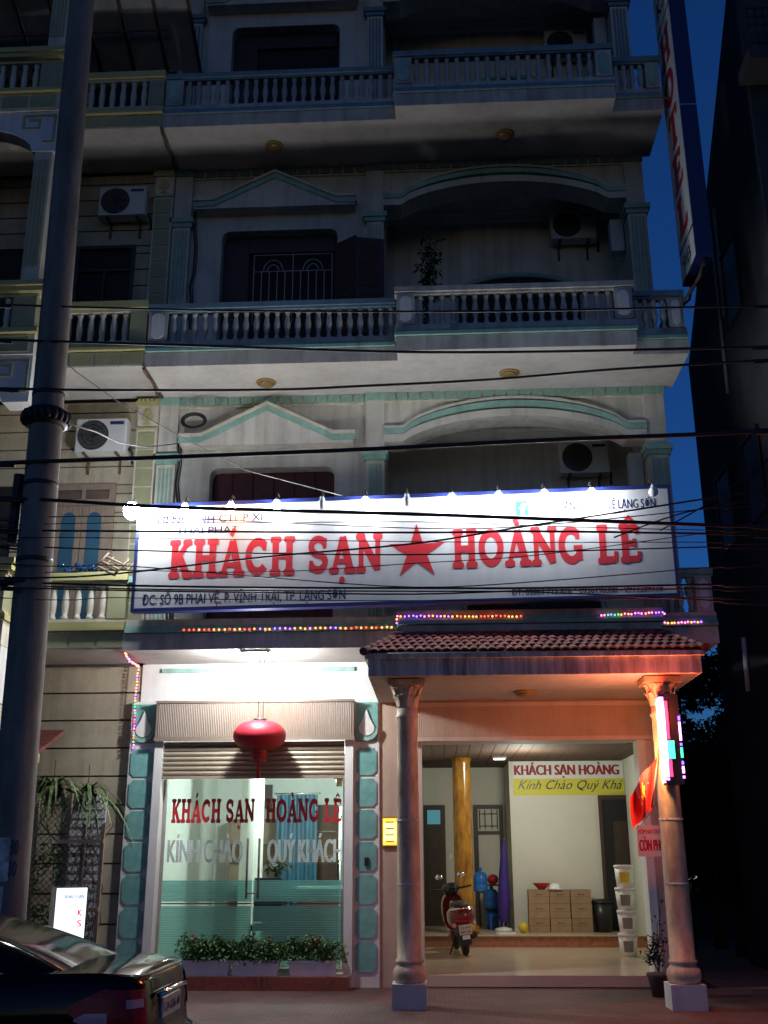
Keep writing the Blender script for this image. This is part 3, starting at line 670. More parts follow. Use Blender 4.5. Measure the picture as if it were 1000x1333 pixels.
# ------------------------------------------------------------------ the long sign over the first balcony (its right end stands further out)
SGX0, SGX1, SGZ0, SGZ1 = -4.155, 3.19, 4.85, 6.40
SG = thing('hotel_sign', 'long white signboard with red slab letters and star across the first balcony', 'sign', (-4.155, -1.5, 4.85))
def onsign(p):   # from sign coordinates (x along, y out of the face) to the yawed board
    t = (p[0]-SGX0)/(SGX1-SGX0)
    return (p[0], p[1]-1.5-.36*t, p[2]+.02*t)
def sbuild(mb, name, m_, parent): mb.v = [onsign(p) for p in mb.v]; return mb.build(name, m_, parent)
bd = sbuild(MB().box(SGX0+.04, SGX1-.04, 0, .10, SGZ0+.05, SGZ1-.05), 'panel', 'sign_white', SG)
for a in ((SGX0, SGX1, -.02, .12, SGZ1-.05, SGZ1), (SGX0, SGX1, -.02, .12, SGZ0, SGZ0+.05), (SGX0, SGX0+.04, -.02, .12, SGZ0+.05, SGZ1-.05), (SGX1-.04, SGX1, -.02, .12, SGZ0+.05, SGZ1-.05)):
    sbuild(MB().box(*a), 'frame', 'sign_blue', SG)
for x in (-3.6, -2.0, .4, 2.4): sbuild(MB().box(x, x+.05, .12, .45, SGZ0+.2, SGZ0+.24).box(x, x+.05, .12, .5, SGZ0+.6, SGZ0+.64), 'mounting_bracket', 'rust_iron', SG)
F0 = 0.0
slab_text('KHA/CH SA.N', -3.67, -.69, 5.32, 5.85, F0, 'letter_red', SG, place=onsign)
slab_text('HOA\\NG LE^', .24, 2.76, 5.34, 5.86, F0, 'letter_red', SG, place=onsign)
sbuild(MB().prism(star(-.23, 5.575, .40, 0, .36), 'y', -.005, 0), 'star', 'letter_red', SG)
text('CHI NHÁNH CTCP XD', -3.98, -2.28, 6.10, .11, F0, 'letter_navy', SG, place=onsign)
text('THÁI PHÁT', -3.58, -2.70, 5.94, .10, F0, 'letter_navy', SG, place=onsign)
text('ĐC: SỐ 9B PHAI VỆ, P. VĨNH TRẠI, TP. LẠNG SƠN', -4.0, -1.20, 4.95, .14, F0, 'letter_navy', SG, bold=.007, place=onsign)
text('ĐT: 02053 715 876 * 0936198388 - 0913289778', 1.02, 2.98, 4.935, .085, F0, 'letter_navy', SG, place=onsign)
fb = sbuild(MB().box(1.12, 1.29, -.004, 0, 6.045, 6.245), 'logo_panel', 'fb_blue', SG)
text('f', 1.175, 1.26, 6.05, .16, -.004, 'letter_white', SG, 'logo_letter', .03, place=onsign)
text('KHÁCH SẠN HOÀNG LÊ LẠNG SƠN', 1.35, 2.98, 6.09, .125, F0, 'letter_navy', SG, bold=.007, place=onsign)
# lamps along its top edge
lampx = [(175, 'on'), (247, 'on'), (309, 'orange'), (370, 'on'), (430, 'off'), (487, 'on'), (541, 'off'), (599, 'on'), (659, 'on'), (717, 'on'), (777, 'on'), (854, 'off')]
def point(name, loc, energy, col, r=.03, parent=None):
    d = bpy.data.lights.new(name, 'POINT'); d.energy = energy; d.color = col; d.shadow_soft_size = r
    o = bpy.data.objects.new(name, d); COL.objects.link(o)
    if parent: o.parent = parent; o.location = Vector(loc)-ORG[parent.name]
    else: o.location = loc
    return o
desc = ['white bulb lamp glaring at the far left end of the sign', 'lit sign lamp above the navy heading, second from the left', 'orange glowing sign lamp above the navy heading', 'lit sign lamp above the first H of the red letters',
        'dark unlit sign lamp above the second C of the red letters', 'lit sign lamp above the red word beginning with S', 'dark unlit sign lamp directly above the red star', 'lit sign lamp just right of the red star',
        'lit sign lamp next left of the blue square logo', 'lit sign lamp just right of the blue square logo', 'lit sign lamp second from the right end of the sign', 'dark unlit sign lamp at the right end of the sign']
SIGN_E = 22
for k, (px, st) in enumerate(lampx):
    x = lerp(SGX0+.01, SGX1-.02, (px-178)/(878-178)); X, Y, Z = onsign((x, 0, 6.40))
    t = thing('sign_lamp', desc[k], 'lamp', (X, Y+.05, Z), 'lamps along the top of the sign')
    MB().tube([(X, Y+.05, Z+.002), (X, Y+.02, Z+.05), (X, Y-.12, Z+.05), (X, Y-.22, Z-.06)], .009, 6).build('arm', 'iron_dark', t)
    MB().lathe([(.022, .03), (.035, .0), (.03, -.03)], (X, Y-.22, Z-.085), 10).build('socket', 'iron_white', t)
    bm = 'bulb_bright' if k == 0 else {'on': 'bulb_white', 'orange': 'bulb_orange', 'off': 'plastic_white'}[st]
    MB().sphere((X, Y-.22, Z-(.165 if k else .16)), .064 if k else .115, 14, 9, (1, 1, 1.1)).build('bulb', bm, t)  # bulbs oversized: their glare is put into the shape

# ------------------------------------------------------------------ vertical HOTEL sign on the right
VS = thing('vertical_sign', 'tall narrow sign reading HOTEL sticking out beside the balconies', 'sign', (3.9, -1.2, 10.0))
MB().box(3.93, 4.18, -1.68, -.76, 10.05, 15.6).build('box', 'sign_blue', VS)
MB().box(3.922, 3.9295, -1.66, -.78, 10.62, 14.7).build('face', 'banner_white', VS)
for a, b in ((10.08, 10.55), (14.78, 15.56)): MB().box(3.922, 3.9295, -1.66, -.78, a, b).build('end_panel', 'banner_white', VS)
MB().box(3.928, 4.182, -1.683, -1.6805, 12.70, 12.72).build('seam', 'steel', VS)
def onface(p): return (3.921+p[1], -p[0], p[2])
for k, c in enumerate('HOTEL'):
    slab_text(c, .92, 1.52, 13.86-.78*k, 14.50-.78*k, 0, 'letter_red', VS, place=onface)
text('KS', .95, 1.45, 14.95, .36, 0, 'letter_navy', VS, place=onface)
text('9B', .95, 1.45, 10.18, .24, 0, 'letter_navy', VS, place=onface)
for q in ([(4.05, -1.6, 10.05), (4.0, -1.5, 9.80), (3.78, -1.06, 9.55)], [(4.05, -.82, 10.05), (4.0, -.82, 9.80), (3.78, -1.0, 9.55)], [(4.05, -1.6, 9.95), (4.05, -.82, 9.95)], [(3.93, -1.2, 13.2), (3.60, -1.0, 13.5)]):
    MB().tube(q, .022, 6).build('bracket', 'rust_iron', VS)

# ------------------------------------------------------------------ LED sign on the right column
LD = thing('led_sign', 'narrow glowing LED sign with pink and green light strips on the right column', 'sign', (2.80, -2.22, 2.5))
MB().prism(octa(2.70, 2.92, 2.47, 3.54, .02), 'y', -2.40, -2.19).build('box', 'plastic_black', LD)
lz = [(3.46, 3.50, 'led_violet'), (2.98, 3.45, 'led_white'), (2.78, 2.97, 'led_yellow'), (2.70, 2.77, 'led_white'), (2.56, 2.69, 'led_pink'), (2.52, 2.55, 'led_violet')]
for a, b, c in lz: MB().box(2.688, 2.742, -2.415, -2.402, a, b).box(2.684, 2.699, -2.40, -2.25, a, b).build('strip_or_reflection', c, LD)
for a, b in ((3.0, 3.45), (2.56, 2.76)): MB().box(2.746, 2.785, -2.413, -2.402, a, b).build('strip_or_reflection', 'led_red_reflection', LD)  # red LED light reflected on the dark box face, put in as glowing bands
MB().box(2.746, 2.83, -2.413, -2.402, 2.77, 2.98).build('strip_or_reflection', 'led_green', LD)  # green reflection on the box face, also given its own glow
for a, b, c in ((3.22, 3.27, 'led_blue'), (2.98, 3.20, 'led_pink'), (2.92, 2.95, 'led_blue'), (2.78, 2.90, 'led_green'), (2.70, 2.74, 'led_blue'), (2.60, 2.68, 'led_pink'), (2.54, 2.57, 'led_violet')):
    MB().box(2.90, 2.925, -2.41, -2.402, a, b).build('strip_or_reflection', c, LD)
MB().box(2.74, 2.88, -2.19, -2.14, 3.36, 3.39).build('clamp', 'iron_dark', LD)
MB().box(2.74, 2.88, -2.19, -2.14, 2.62, 2.65).build('clamp', 'iron_dark', LD)
point('led_light', (2.60, -2.52, 3.28), 66, (1.0, .12, .04), .06, LD)
point('led_light', (2.56, -2.40, 2.75), 44, (1.0, .50, .20), .06, LD)
point('led_light', (3.04, -2.36, 3.0), 16, (1.0, .22, .12), .05, LD)

# ------------------------------------------------------------------ other lamps
FL = thing('flood_lamp', 'glaring white lamp under the balcony above the shop front', 'lamp', (-2.5, -.95, S0))
MB().box(-2.68, -2.32, -1.125, -.93, S0-.05, S0-.002).build('housing', 'iron_white', FL)
MB().box(-2.66, -2.34, -1.12, -.94, S0-.085, S0-.051).build('lens', 'bulb_flood', FL)  # lens enlarged to stand in for the lamp's bright bloom
FLOOD = point('flood_light', (-2.5, -1.05, S0-.18), 280, (.93, .97, 1.0), .08, FL)
def soffit_lamp(x, y, z, lab):
    t = thing('ceiling_lamp', lab, 'lamp', (x, y, z), 'round amber lamps under the balconies')
    MB().lathe([(.15, -.001), (.155, -.02), (.14, -.035)], (x, y, z), 20).build('rim', 'gold_trim', t)
    MB().lathe([(.13, -.03), (.12, -.055), (.08, -.075), (.02, -.085)], (x, y, z), 20).build('shade', 'lamp_amber', t)
for x, y, z, lab in ((-2.57, -.5, 8.73, 'amber disc lamp under the lower left balcony'), (1.21, -.62, 8.73, 'amber disc lamp under the lower right balcony'),
                     (-2.56, -.57, 13.06, 'amber disc lamp under the upper left balcony'), (1.30, -.66, 13.06, 'amber disc lamp under the upper right balcony'), (1.20, -.96, 3.80, 'unlit disc lamp on the underside of the tiled entrance canopy')):
    soffit_lamp(x, y, z, lab)
LT = thing('lobby_lamp', 'small white lit lamp on the brown wooden lobby ceiling', 'lamp', (1.15, 4.8, 3.43))
MB().box(1.02, 1.28, 4.72, 4.88, 3.40, 3.432).build('housing', 'steel', LT); MB().box(1.05, 1.25, 4.74, 4.86, 3.385, 3.399).build('lens', 'tube_white', LT)
point('lobby_light', (1.5, 3.6, 2.9), 100, (.95, 1.0, .86), .15, LT)
ST = thing('shop_lamp', 'white fluorescent tube lamp on the ceiling inside the glass shop front', 'lamp', (-1.9, 2.6, 3.40))
MB().box(-2.6, -1.4, 2.55, 2.65, 3.36, 3.398).build('housing', 'iron_white', ST); MB().tube([(-2.58, 2.6, 3.34), (-1.42, 2.6, 3.34)], .018, 8).build('tube', 'tube_white', ST)
point('shop_light', (-2.2, 2.4, 3.1), 240, (.95, 1.0, .97), .12, ST)
PQ = thing('glowing_plaque', 'small yellow glowing plaque on the peach wall beside the left column', 'plaque', (-.68, -.02, 1.8))
MB().box(-.80, -.57, -.04, -.013, 1.80, 2.20).build('frame', 'gold_trim', PQ); MB().box(-.785, -.585, -.048, -.0405, 1.82, 2.18).build('face', 'plaque_yellow', PQ)
MB().box(-.77, -.60, -.0488, -.0482, 1.87, 2.12).build('face_glow', 'plaque_pale', PQ)
for k in range(4): MB().box(-.75+.01*(k % 2), -.63, -.0495, -.0485, 2.12-.085*k, 2.135-.085*k).build('text_line', 'letter_red', PQ)
# paper lantern
LN = thing('red_lantern', 'round red paper lantern with tassel hanging before the roller shutter', 'lantern', (-2.49, -.5, 2.72))
rows = []
for i in range(13):
    t = PI*i/12; rr = .05+.305*math.sin(t)**.8; rows.append([(-2.49+rr*(1+(.04 if k % 2 else 0))*math.cos(2*PI*k/40), -.5+rr*(1+(.04 if k % 2 else 0))*math.sin(2*PI*k/40), 3.285-.205*math.cos(t)) for k in range(40)])
MB().grid(rows, True, True).build('globe', 'lantern_red', LN)
MB().lathe([(.09, 3.485), (.09, 3.52)], (-2.49, -.5, 0), 14).build('top_ring', 'iron_dark', LN)
MB().lathe([(.10, 2.93), (.10, 3.085)], (-2.49, -.5, 0), 14).build('neck', 'lantern_red', LN)
MB().lathe([(.102, 2.94), (.102, 2.955)], (-2.49, -.5, 0), 14).lathe([(.102, 3.06), (.102, 3.075)], (-2.49, -.5, 0), 14).build('gold_band', 'gold_trim', LN)
MB().lathe([(.012, 2.93), (.02, 2.86), (.028, 2.84), (.022, 2.70)], (-2.49, -.5, 0), 8).build('tassel', 'lantern_red', LN)
MB().tube([(-2.52, -.5, 3.52), (-2.52, -.5, 4.395)], .004, 4).tube([(-2.45, -.5, 3.52), (-2.45, -.5, 4.395)], .004, 4).build('cord', 'cable', LN)
# strings of small lights
def string_lights(name, pts, n, cols, lab, jit=.006):
    t = thing(name, lab, 'fairy lights', pts[0], 'strings of small coloured lights on the facade')
    pts = [Vector(p) for p in pts]; seg = [(pts[i+1]-pts[i]).length for i in range(len(pts)-1)]; tot = sum(seg)
    MB().tube([p+Vector((0, .012, .0)) for p in pts], .006, 5).build('wire', 'cable', t)
    mbs = {}
    for k in range(n):
        d = tot*(k+.5)/n; i = 0
        while i < len(seg)-1 and d > seg[i]: d -= seg[i]; i += 1
        p = pts[i].lerp(pts[i+1], d/seg[i]); c = cols(k/n)
        mbs.setdefault(c, MB()).sphere((p.x+random.uniform(-jit, jit), p.y-.012, p.z+random.uniform(-jit, jit)), .0135, 6, 4)
    for c, mb in mbs.items(): mb.build('bulbs', c, t, kind='stuff')
rc = random.choice
string_lights('string_lights', [(-3.51, -1.18, 4.665), (-.56, -1.18, 4.66)], 42, lambda u: rc(['string_red', 'string_amber']) if u < .35 or u > .75 else rc(['string_amber', 'string_violet', 'string_pink', 'string_amber']), 'long row of orange lights under the left half of the sign')
string_lights('string_lights', [(-.52, -1.50, 4.62), (-.52, -1.50, 4.745), (1.17, -1.50, 4.72)], 34, lambda u: rc(['string_violet', 'string_pink', 'string_amber']) if u < .5 else rc(['string_red', 'string_amber']), 'row of pink and orange lights above the tiled roof, left half')
string_lights('string_lights', [(2.19, -1.50, 4.72), (3.04, -1.50, 4.745), (3.05, -1.50, 4.70)], 20, lambda u: rc(['string_violet', 'string_pink', 'string_green', 'string_amber']), 'short row of multicoloured lights above the right end of the tiled roof')
string_lights('string_lights', [(3.09, -1.18, 4.67), (3.62, -1.18, 4.68)], 12, lambda u: rc(['string_violet', 'string_amber', 'string_pink']), 'shortest row of lights at the far right corner of the balcony')
string_lights('string_lights', [(-4.31, -1.10, 4.37), (-4.33, -.75, 4.31), (-4.34, -.3, 4.32), (-4.40, -.07, 4.37), (-4.41, -.07, 3.8), (-4.39, -.07, 3.15)], 50, lambda u: rc(['string_violet', 'string_pink', 'string_amber', 'string_amber']) if u < .7 else rc(['string_red', 'string_green', 'string_violet', 'string_pink']), 'string of coloured lights running down the left teal tiled pillar')

# ------------------------------------------------------------------ lettering on the shop glass and boards of the porch
GD = [o for o in COL.objects if o.name.startswith('glass_door')]
slab_text('KHA/CH SA.N ', -3.83, -2.56, 2.14, 2.46, .116, 'letter_red', GD[0], 'letter')
slab_text('HOA\\NG LE^', -2.47, -1.37, 2.14, 2.46, .116, 'letter_red', GD[1], 'letter')
text('KÍNH CHÀO', -3.85, -2.78, 1.60, .31, .117, 'vinyl_white', GD[0], bold=.016)
text('QUÝ KHÁCH', -2.42, -1.38, 1.60, .31, .117, 'vinyl_white', GD[1], bold=.016)
BN = thing('welcome_banner', 'white and yellow banner with red hotel name on the lobby wall', 'banner', (2.6, 5.79, 2.78))
MB().box(1.46, 3.59, 5.775, 5.799, 3.10, 3.43).build('white_half', 'banner_white', BN); MB().box(1.46, 3.59, 5.775, 5.799, 2.79, 3.099).build('yellow_half', 'banner_yellow', BN)
text('KHÁCH SẠN HOÀNG', 1.49, 3.50, 3.17, .19, 5.774, 'banner_red', BN, bold=.03)
text('Kính Chào Quý Khá', 1.54, 3.57, 2.90, .17, 5.774, 'letter_navy', BN, bold=-.004, shear=.45)
CP = thing('vacancy_sign', 'small white hanging sign with red writing about free rooms beside the right column', 'sign', (2.85, -1.0, 1.7))
MB().box(2.555, 3.02, -1.01, -1.0, 1.66, 2.045).build('board', 'plastic_white', CP)
text('HÔM NAY KHÁCH SẠN', 2.575, 3.01, 1.94, .055, -1.011, 'letter_red', CP, bold=.01)
text('CÒN PHÒNG', 2.58, 3.0, 1.73, .14, -1.011, 'letter_red', CP, bold=.02)
MB().tube([(2.62, -1.005, 2.045), (2.79, -1.2, 2.30), (2.80, -1.85, 2.32)], .005, 4).tube([(2.97, -1.005, 2.045), (2.79, -1.2, 2.30)], .005, 4).build('string', 'cable', CP)

CABLES = [
  (0.013,[(-5.61,-4.62,7.88),(-5.05,-4.62,7.86),(-2.76,-4.62,7.72),(-0.52,-4.62,7.63),(1.13,-4.62,7.59),(2.84,-4.62,7.58),(3.82,-4.62,7.57),(4.5,-4.62,7.57)],'black cable crossing in front of the lower row of balusters') ,
  (0.016,[(-5.53,-4.66,7.42),(-4.98,-4.66,7.38),(-2.72,-4.66,7.24),(-0.52,-4.66,7.1),(1.1,-4.66,7.05),(2.91,-4.66,7.04),(3.75,-4.66,7.04),(4.42,-4.66,7.05)],'thick black cable crossing just under the lower balcony balusters') ,
  (0.015,[(-5.47,-4.62,6.81),(-4.93,-4.62,6.78),(-3.85,-4.62,6.73),(-1.83,-4.62,6.68),(-0.7,-4.62,6.7),(0.68,-4.62,6.74),(1.88,-4.62,6.82),(2.81,-4.62,6.86),(3.75,-4.62,6.9),(4.42,-4.62,6.96)],'black cable crossing over the dental course of the first floor') ,
  (0.025,[(-5.32,-4.68,5.83),(-4.8,-4.68,5.84),(-2.65,-4.68,5.87),(-0.69,-4.68,5.91),(1.15,-4.68,5.97),(2.81,-4.68,6.0),(3.63,-4.68,6.03),(4.28,-4.68,6.05)],'thickest black cable crossing above the long white sign') ,
  (0.02,[(-5.28,-4.66,5.48),(-4.76,-4.66,5.44),(-4.07,-4.66,5.39),(-3.38,-4.66,5.33),(-2.64,-4.66,5.28),(-1.66,-4.66,5.23),(-0.2,-4.66,5.16),(1.19,-4.66,5.08),(2.88,-4.66,4.98),(3.51,-4.66,4.95),(4.14,-4.66,4.9)],'thick black cable dipping along the top edge of the sign') ,
  (0.012,[(-5.25,-4.64,5.09),(-4.73,-4.64,5.07),(-3.23,-4.64,5.03),(-0.2,-4.64,4.96),(1.1,-4.64,4.95),(2.87,-4.64,4.89),(3.51,-4.64,4.86),(4.13,-4.64,4.83)],'black cable running just over the tops of the red letters') ,
  (0.008,[(-5.23,-4.62,4.93),(-4.72,-4.62,4.9),(-3.22,-4.62,4.82),(-1.81,-4.62,4.76),(-0.2,-4.62,4.72),(1.26,-4.62,4.73),(2.86,-4.62,4.75),(4.13,-4.62,4.76)],'thin dark cable crossing the middle of the red letters') ,
  (0.01,[(-5.15,-4.7,4.53),(-4.64,-4.7,4.52),(-4.14,-4.7,4.51),(-3.39,-4.7,4.54),(-1.79,-4.7,4.7),(-0.2,-4.7,4.82),(0.84,-4.7,4.97),(1.92,-4.7,5.12),(2.89,-4.7,5.26),(3.55,-4.7,5.36),(4.2,-4.7,5.47)],'dark cable rising diagonally across the sign to the right') ,
  (0.012,[(-5.19,-4.6,4.5),(-4.68,-4.6,4.5),(-3.42,-4.6,4.44),(-1.8,-4.6,4.39),(-0.21,-4.6,4.36),(1.08,-4.6,4.34),(2.83,-4.6,4.35),(4.08,-4.6,4.34)],'dark cable sagging just above the blue address line') ,
  (0.009,[(-5.11,-4.74,4.41),(-4.61,-4.74,4.4),(-3.37,-4.74,4.35),(-1.77,-4.74,4.3),(-0.21,-4.74,4.26),(1.06,-4.74,4.28),(2.79,-4.74,4.27),(4.03,-4.74,4.27)],None) ,
  (0.008,[(-5.2,-4.58,4.49),(-4.69,-4.58,4.47),(-3.42,-4.58,4.41),(-1.8,-4.58,4.36),(-0.21,-4.58,4.33),(1.08,-4.58,4.3),(2.82,-4.58,4.19),(4.06,-4.58,4.1)],None) ,
  (0.006,[(-5.28,-4.6,5.24),(-4.76,-4.6,5.22),(-3.26,-4.6,5.21),(-0.2,-4.6,5.02),(1.11,-4.6,5.03),(2.91,-4.6,5.18),(4.21,-4.6,5.31)],None) ,
  (0.005,[(-5.25,-4.64,5.15),(-4.74,-4.64,5.13),(-3.46,-4.64,5.13),(-1.82,-4.64,5.1),(-0.2,-4.64,5.08),(1.11,-4.64,5.01),(2.88,-4.64,4.93),(4.14,-4.64,4.91)],None) ,
  (0.005,[(-5.21,-4.7,4.99),(-4.69,-4.7,4.97),(-3.43,-4.7,4.94),(-1.8,-4.7,4.89),(-0.2,-4.7,4.84),(1.09,-4.7,4.81),(2.85,-4.7,4.78),(4.1,-4.7,4.75)],None) ,
  (0.005,[(-5.21,-4.6,4.66),(-3.43,-4.6,4.61),(-1.81,-4.6,4.56),(-0.21,-4.6,4.63),(1.1,-4.6,4.7),(2.88,-4.6,4.91),(4.18,-4.6,5.04)],None) ,
  (0.005,[(-5.14,-4.66,4.34),(-3.39,-4.66,4.29),(-1.79,-4.66,4.24),(-0.21,-4.66,4.21),(1.07,-4.66,4.2),(2.8,-4.66,4.2),(4.04,-4.66,4.19)],None) ,
  (0.006,[(-5.16,-4.72,4.71),(-3.4,-4.72,4.63),(-1.78,-4.72,4.47),(-0.21,-4.72,4.34),(1.07,-4.72,4.38),(2.81,-4.72,4.5),(4.07,-4.72,4.58)],None) ,
  (0.008,[(2.41,-4.56,4.96),(2.71,-4.56,5.12),(3.03,-4.56,5.31),(3.63,-4.56,5.74),(4.35,-4.56,6.25)],'thin wire climbing steeply at the right edge past the dark wall') ,
  (0.008,[(1.9,-4.66,4.86),(2.65,-4.66,5.12),(3.55,-4.66,5.27),(4.2,-4.66,5.38)],'thin wire rising gently to the right beyond the sign end') ,
]

# ------------------------------------------------------------------ the house next door on the left
N = thing('neighbour_house', 'cream and olive house next door with grooved walls and balustrades', 'building', (-6, 0, 0))
NBAL = MB().lathe([(.05, 0), (.05, .05), (.035, .06), (.045, .12), (.052, .22), (.046, .32), (.036, .42), (.05, .45), (.05, .50)], n=8).mesh('baluster', 'nb_cream')
BND = {}
def bands(x0, x1, y, z0, z1, step=.31):
    z = z0
    while z < z1-.05:
        h = min(step, z1-z)-.025
        MB().box(x0, x1, y, y+.06, z, z+h).build('wall_band', 'nb_plaster', N); z += step
MB().box(-12, -4.37, .10, 9, 0, 18).build('core_wall', 'groove_dark', N)
for i in range(4):
    s = S0+FH*i; b0 = 0 if i == 0 else S0+FH*(i-1)+.25
    if i == 0:
        bands(-9.5, -4.365, .04, .0, 4.4, .40)
    else:
        z0 = s-FH+.25; zt = s-1.45
        bands(-4.98, -4.37, .04, z0, zt); bands(-9.5, -4.37, .04, zt, s-.02); bands(-6.6, -6.0, .04, z0, zt)
        w = MB().box(-6.0, -4.98, .075, .099, z0, zt).build('window', 'void', N)
        MB().box(-9.0, -6.6, .075, .099, z0, zt).build('window', 'void', N)
        if i == 1:
            f = MB().box(-6.0, -5.9, .0, .07, z0, zt).box(-5.08, -4.98, .0, .07, z0, zt).box(-5.9, -5.08, .0, .07, zt-.1, zt).box(-5.9, -5.08, .0, .07, 6.92, 7.02).box(-5.52, -5.46, .0, .07, 7.02, zt-.1).build('frame', 'wood_pale', w)
            for x0, x1 in ((-5.895, -5.495), (-5.485, -5.085)):
                lf = MB().box(x0, x1, .02, .06, z0, 6.915).build('door_leaf', 'wood_pale', w)
                cx = (x0+x1)/2; MB().prism([(cx+.11, z0+.3)]+[(cx+.11*math.cos(PI*t/8), 6.70+.11*math.sin(PI*t/8)) for t in range(9)]+[(cx-.11, z0+.3)], 'y', .008, .0195).build('door_panel', 'blue_door', lf)
            for x0, x1 in ((-5.89, -5.53), (-5.45, -5.09)): MB().box(x0, x1, .03, .05, 7.03, zt-.11).build('transom_pane', 'brown_cloth', w)
        else:
            MB().box(-6.0, -5.94, .02, .07, z0, zt).box(-5.04, -4.98, .02, .07, z0, zt).box(-5.94, -5.04, .02, .07, zt-.06, zt).box(-5.94, -5.04, .02, .07, zt-.5, zt-.46).box(-5.51, -5.47, .02, .07, z0, zt-.5).build('frame', 'wood_dark', w)
        # olive pilaster against the hotel
        p = MB().box(-4.70, -4.375, -.06, .039, z0, s-.03).build('pilaster', 'nb_cream', N)
        zz = s-.62
        while zz > z0+.3: MB().box(-4.67, -4.405, -.075, -.061, zz-.29, zz-.01).build('pilaster_tile', 'olive_panel', p); zz -= .31
        MB().box(-4.73, -4.37, -.10, -.0605, s-.17, s-.09).box(-4.71, -4.38, -.09, -.0605, s-.58, s-.55).build('capital', 'ochre_paint', p)
        for k in range(5): MB().sphere((-4.69+.07*k, -.09, s-.07), .024, 8, 5).build('bead', 'ochre_paint', p)
        for dx, dz, r in ((-.05, -.36, .05), (.05, -.36, .05), (0, -.28, .055)): MB().lathe([(r, -.078), (r, -.061)], (-4.54+dx, 0, s+dz), 12, 'y').build('spade_motif', 'ochre_paint', p)
        MB().prism([(-4.60, s-.5), (-4.48, s-.5), (-4.53, s-.38), (-4.55, s-.38)], 'y', -.078, -.0615).build('spade_motif', 'ochre_paint', p)
    if i < 3:
        # balcony between the projecting bay and the hotel
        b = MB().box(-5.95, -4.335, -1.13, .04, s+.02, s+.27).build('balcony', 'soffit_plaster', N)
        for k in range(4): MB().box(-5.88+.39*k, -5.88+.39*k+.36, -1.145, -1.131, s+.035, s+.25).build('fascia_panel', 'olive_panel', b)
        MB().box(-5.95, -4.33, -1.20, -1.0, s+.275, s+.32).box(-5.95, -4.33, -1.17, -1.0, s+.32, s+.40).build('band', 'ochre_paint', b)
        MB().box(-5.95, -4.33, -1.13, -1.01, s+.401, s+.45).box(-5.95, -4.33, -1.13, -1.01, s+.95, s+1.0).build('plinth', 'nb_cream', b)
        MB().box(-5.95, -4.33, -1.18, -.97, s+1.0, s+1.12).build('handrail', 'ochre_paint', b)
        MB().box(-4.60, -4.34, -1.14, -1.0, s+.451, s+.949).build('post', 'olive_panel', b)
        for x in frange(-5.85, -4.60, 7): inst(NBAL, 'baluster', b, (x, -1.07, s+.45))
    # projecting bay at the left
    if i < 4:
        c = MB().box(-6.20, -5.92, -1.6, -1.2, s+1.22 if i else 0, s+FH-.75 if i else s-.75).build('bay_column', 'nb_cream', N)
        for k in range(4): MB().box(-6.185+.065*k, -6.145+.065*k, -1.615, -1.601, (s+1.5) if i else .8, (s+FH-.9) if i else s-.9).build('flute', 'olive_panel', c)
        bb = MB().box(-9.5, -5.85, -1.66, -.0, s-.0, s+.33).build('bay_beam', 'nb_cream', N)
        for k in range(6): MB().box(-6.35-.46*k, -5.93-.46*k, -1.675, -1.661, s+.04, s+.28).build('beam_panel', 'olive_panel', bb)
        MB().box(-9.5, -5.80, -1.74, .0, s+.331, s+.385).box(-9.5, -5.82, -1.70, .0, s+.386, s+.43).build('bay_ledge', 'ochre_paint', bb)
        sp = [(-9.3, s-.001), (-9.3, s-.75)]+[(-7.75+1.5*math.cos(PI-PI*t/14), s-.75+.55*math.sin(PI*t/14)) for t in range(15)]+[(-5.86, s-.75), (-5.86, s-.001)]
        a = MB().prism(sp, 'y', -1.62, -1.3).build('bay_arch', 'white_plaster', bb)
        k_ = MB()
        for x0, x1, z0_, z1_ in ((-6.45, -5.9, -.10, -.06), (-6.45, -6.41, -.30, -.10), (-6.45, -6.15, -.34, -.30), (-6.19, -6.15, -.30, -.18), (-6.35, -6.15, -.18, -.14), (-5.94, -5.9, -.60, -.10), (-6.1, -5.94, -.60, -.56)): k_.box(x0, x1, -1.634, -1.621, s+z0_, s+z1_)
        k_.build('key_ornament', 'olive_panel', a)
        MB().box(-9.5, -5.88, -1.60, -1.46, s+.431, s+.48).box(-9.5, -5.88, -1.60, -1.46, s+.99, s+1.04).build('plinth', 'nb_cream', bb)
        MB().box(-9.5, -5.80, -1.70, -1.40, s+1.04, s+1.12).box(-9.5, -5.76, -1.74, -1.38, s+1.12, s+1.20).box(-5.98, -5.80, -1.40, -.98, s+1.04, s+1.20).build('handrail', 'ochre_paint', bb)
        MB().box(-6.26, -5.90, -1.62, -1.44, s+.481, s+.989).box(-6.0, -5.91, -1.44, -1.14, s+.481, s+.989).build('post', 'olive_panel', bb)
        for x in frange(-7.4, -6.27, 6): inst(NBAL, 'baluster', bb, (x, -1.53, s+.48))
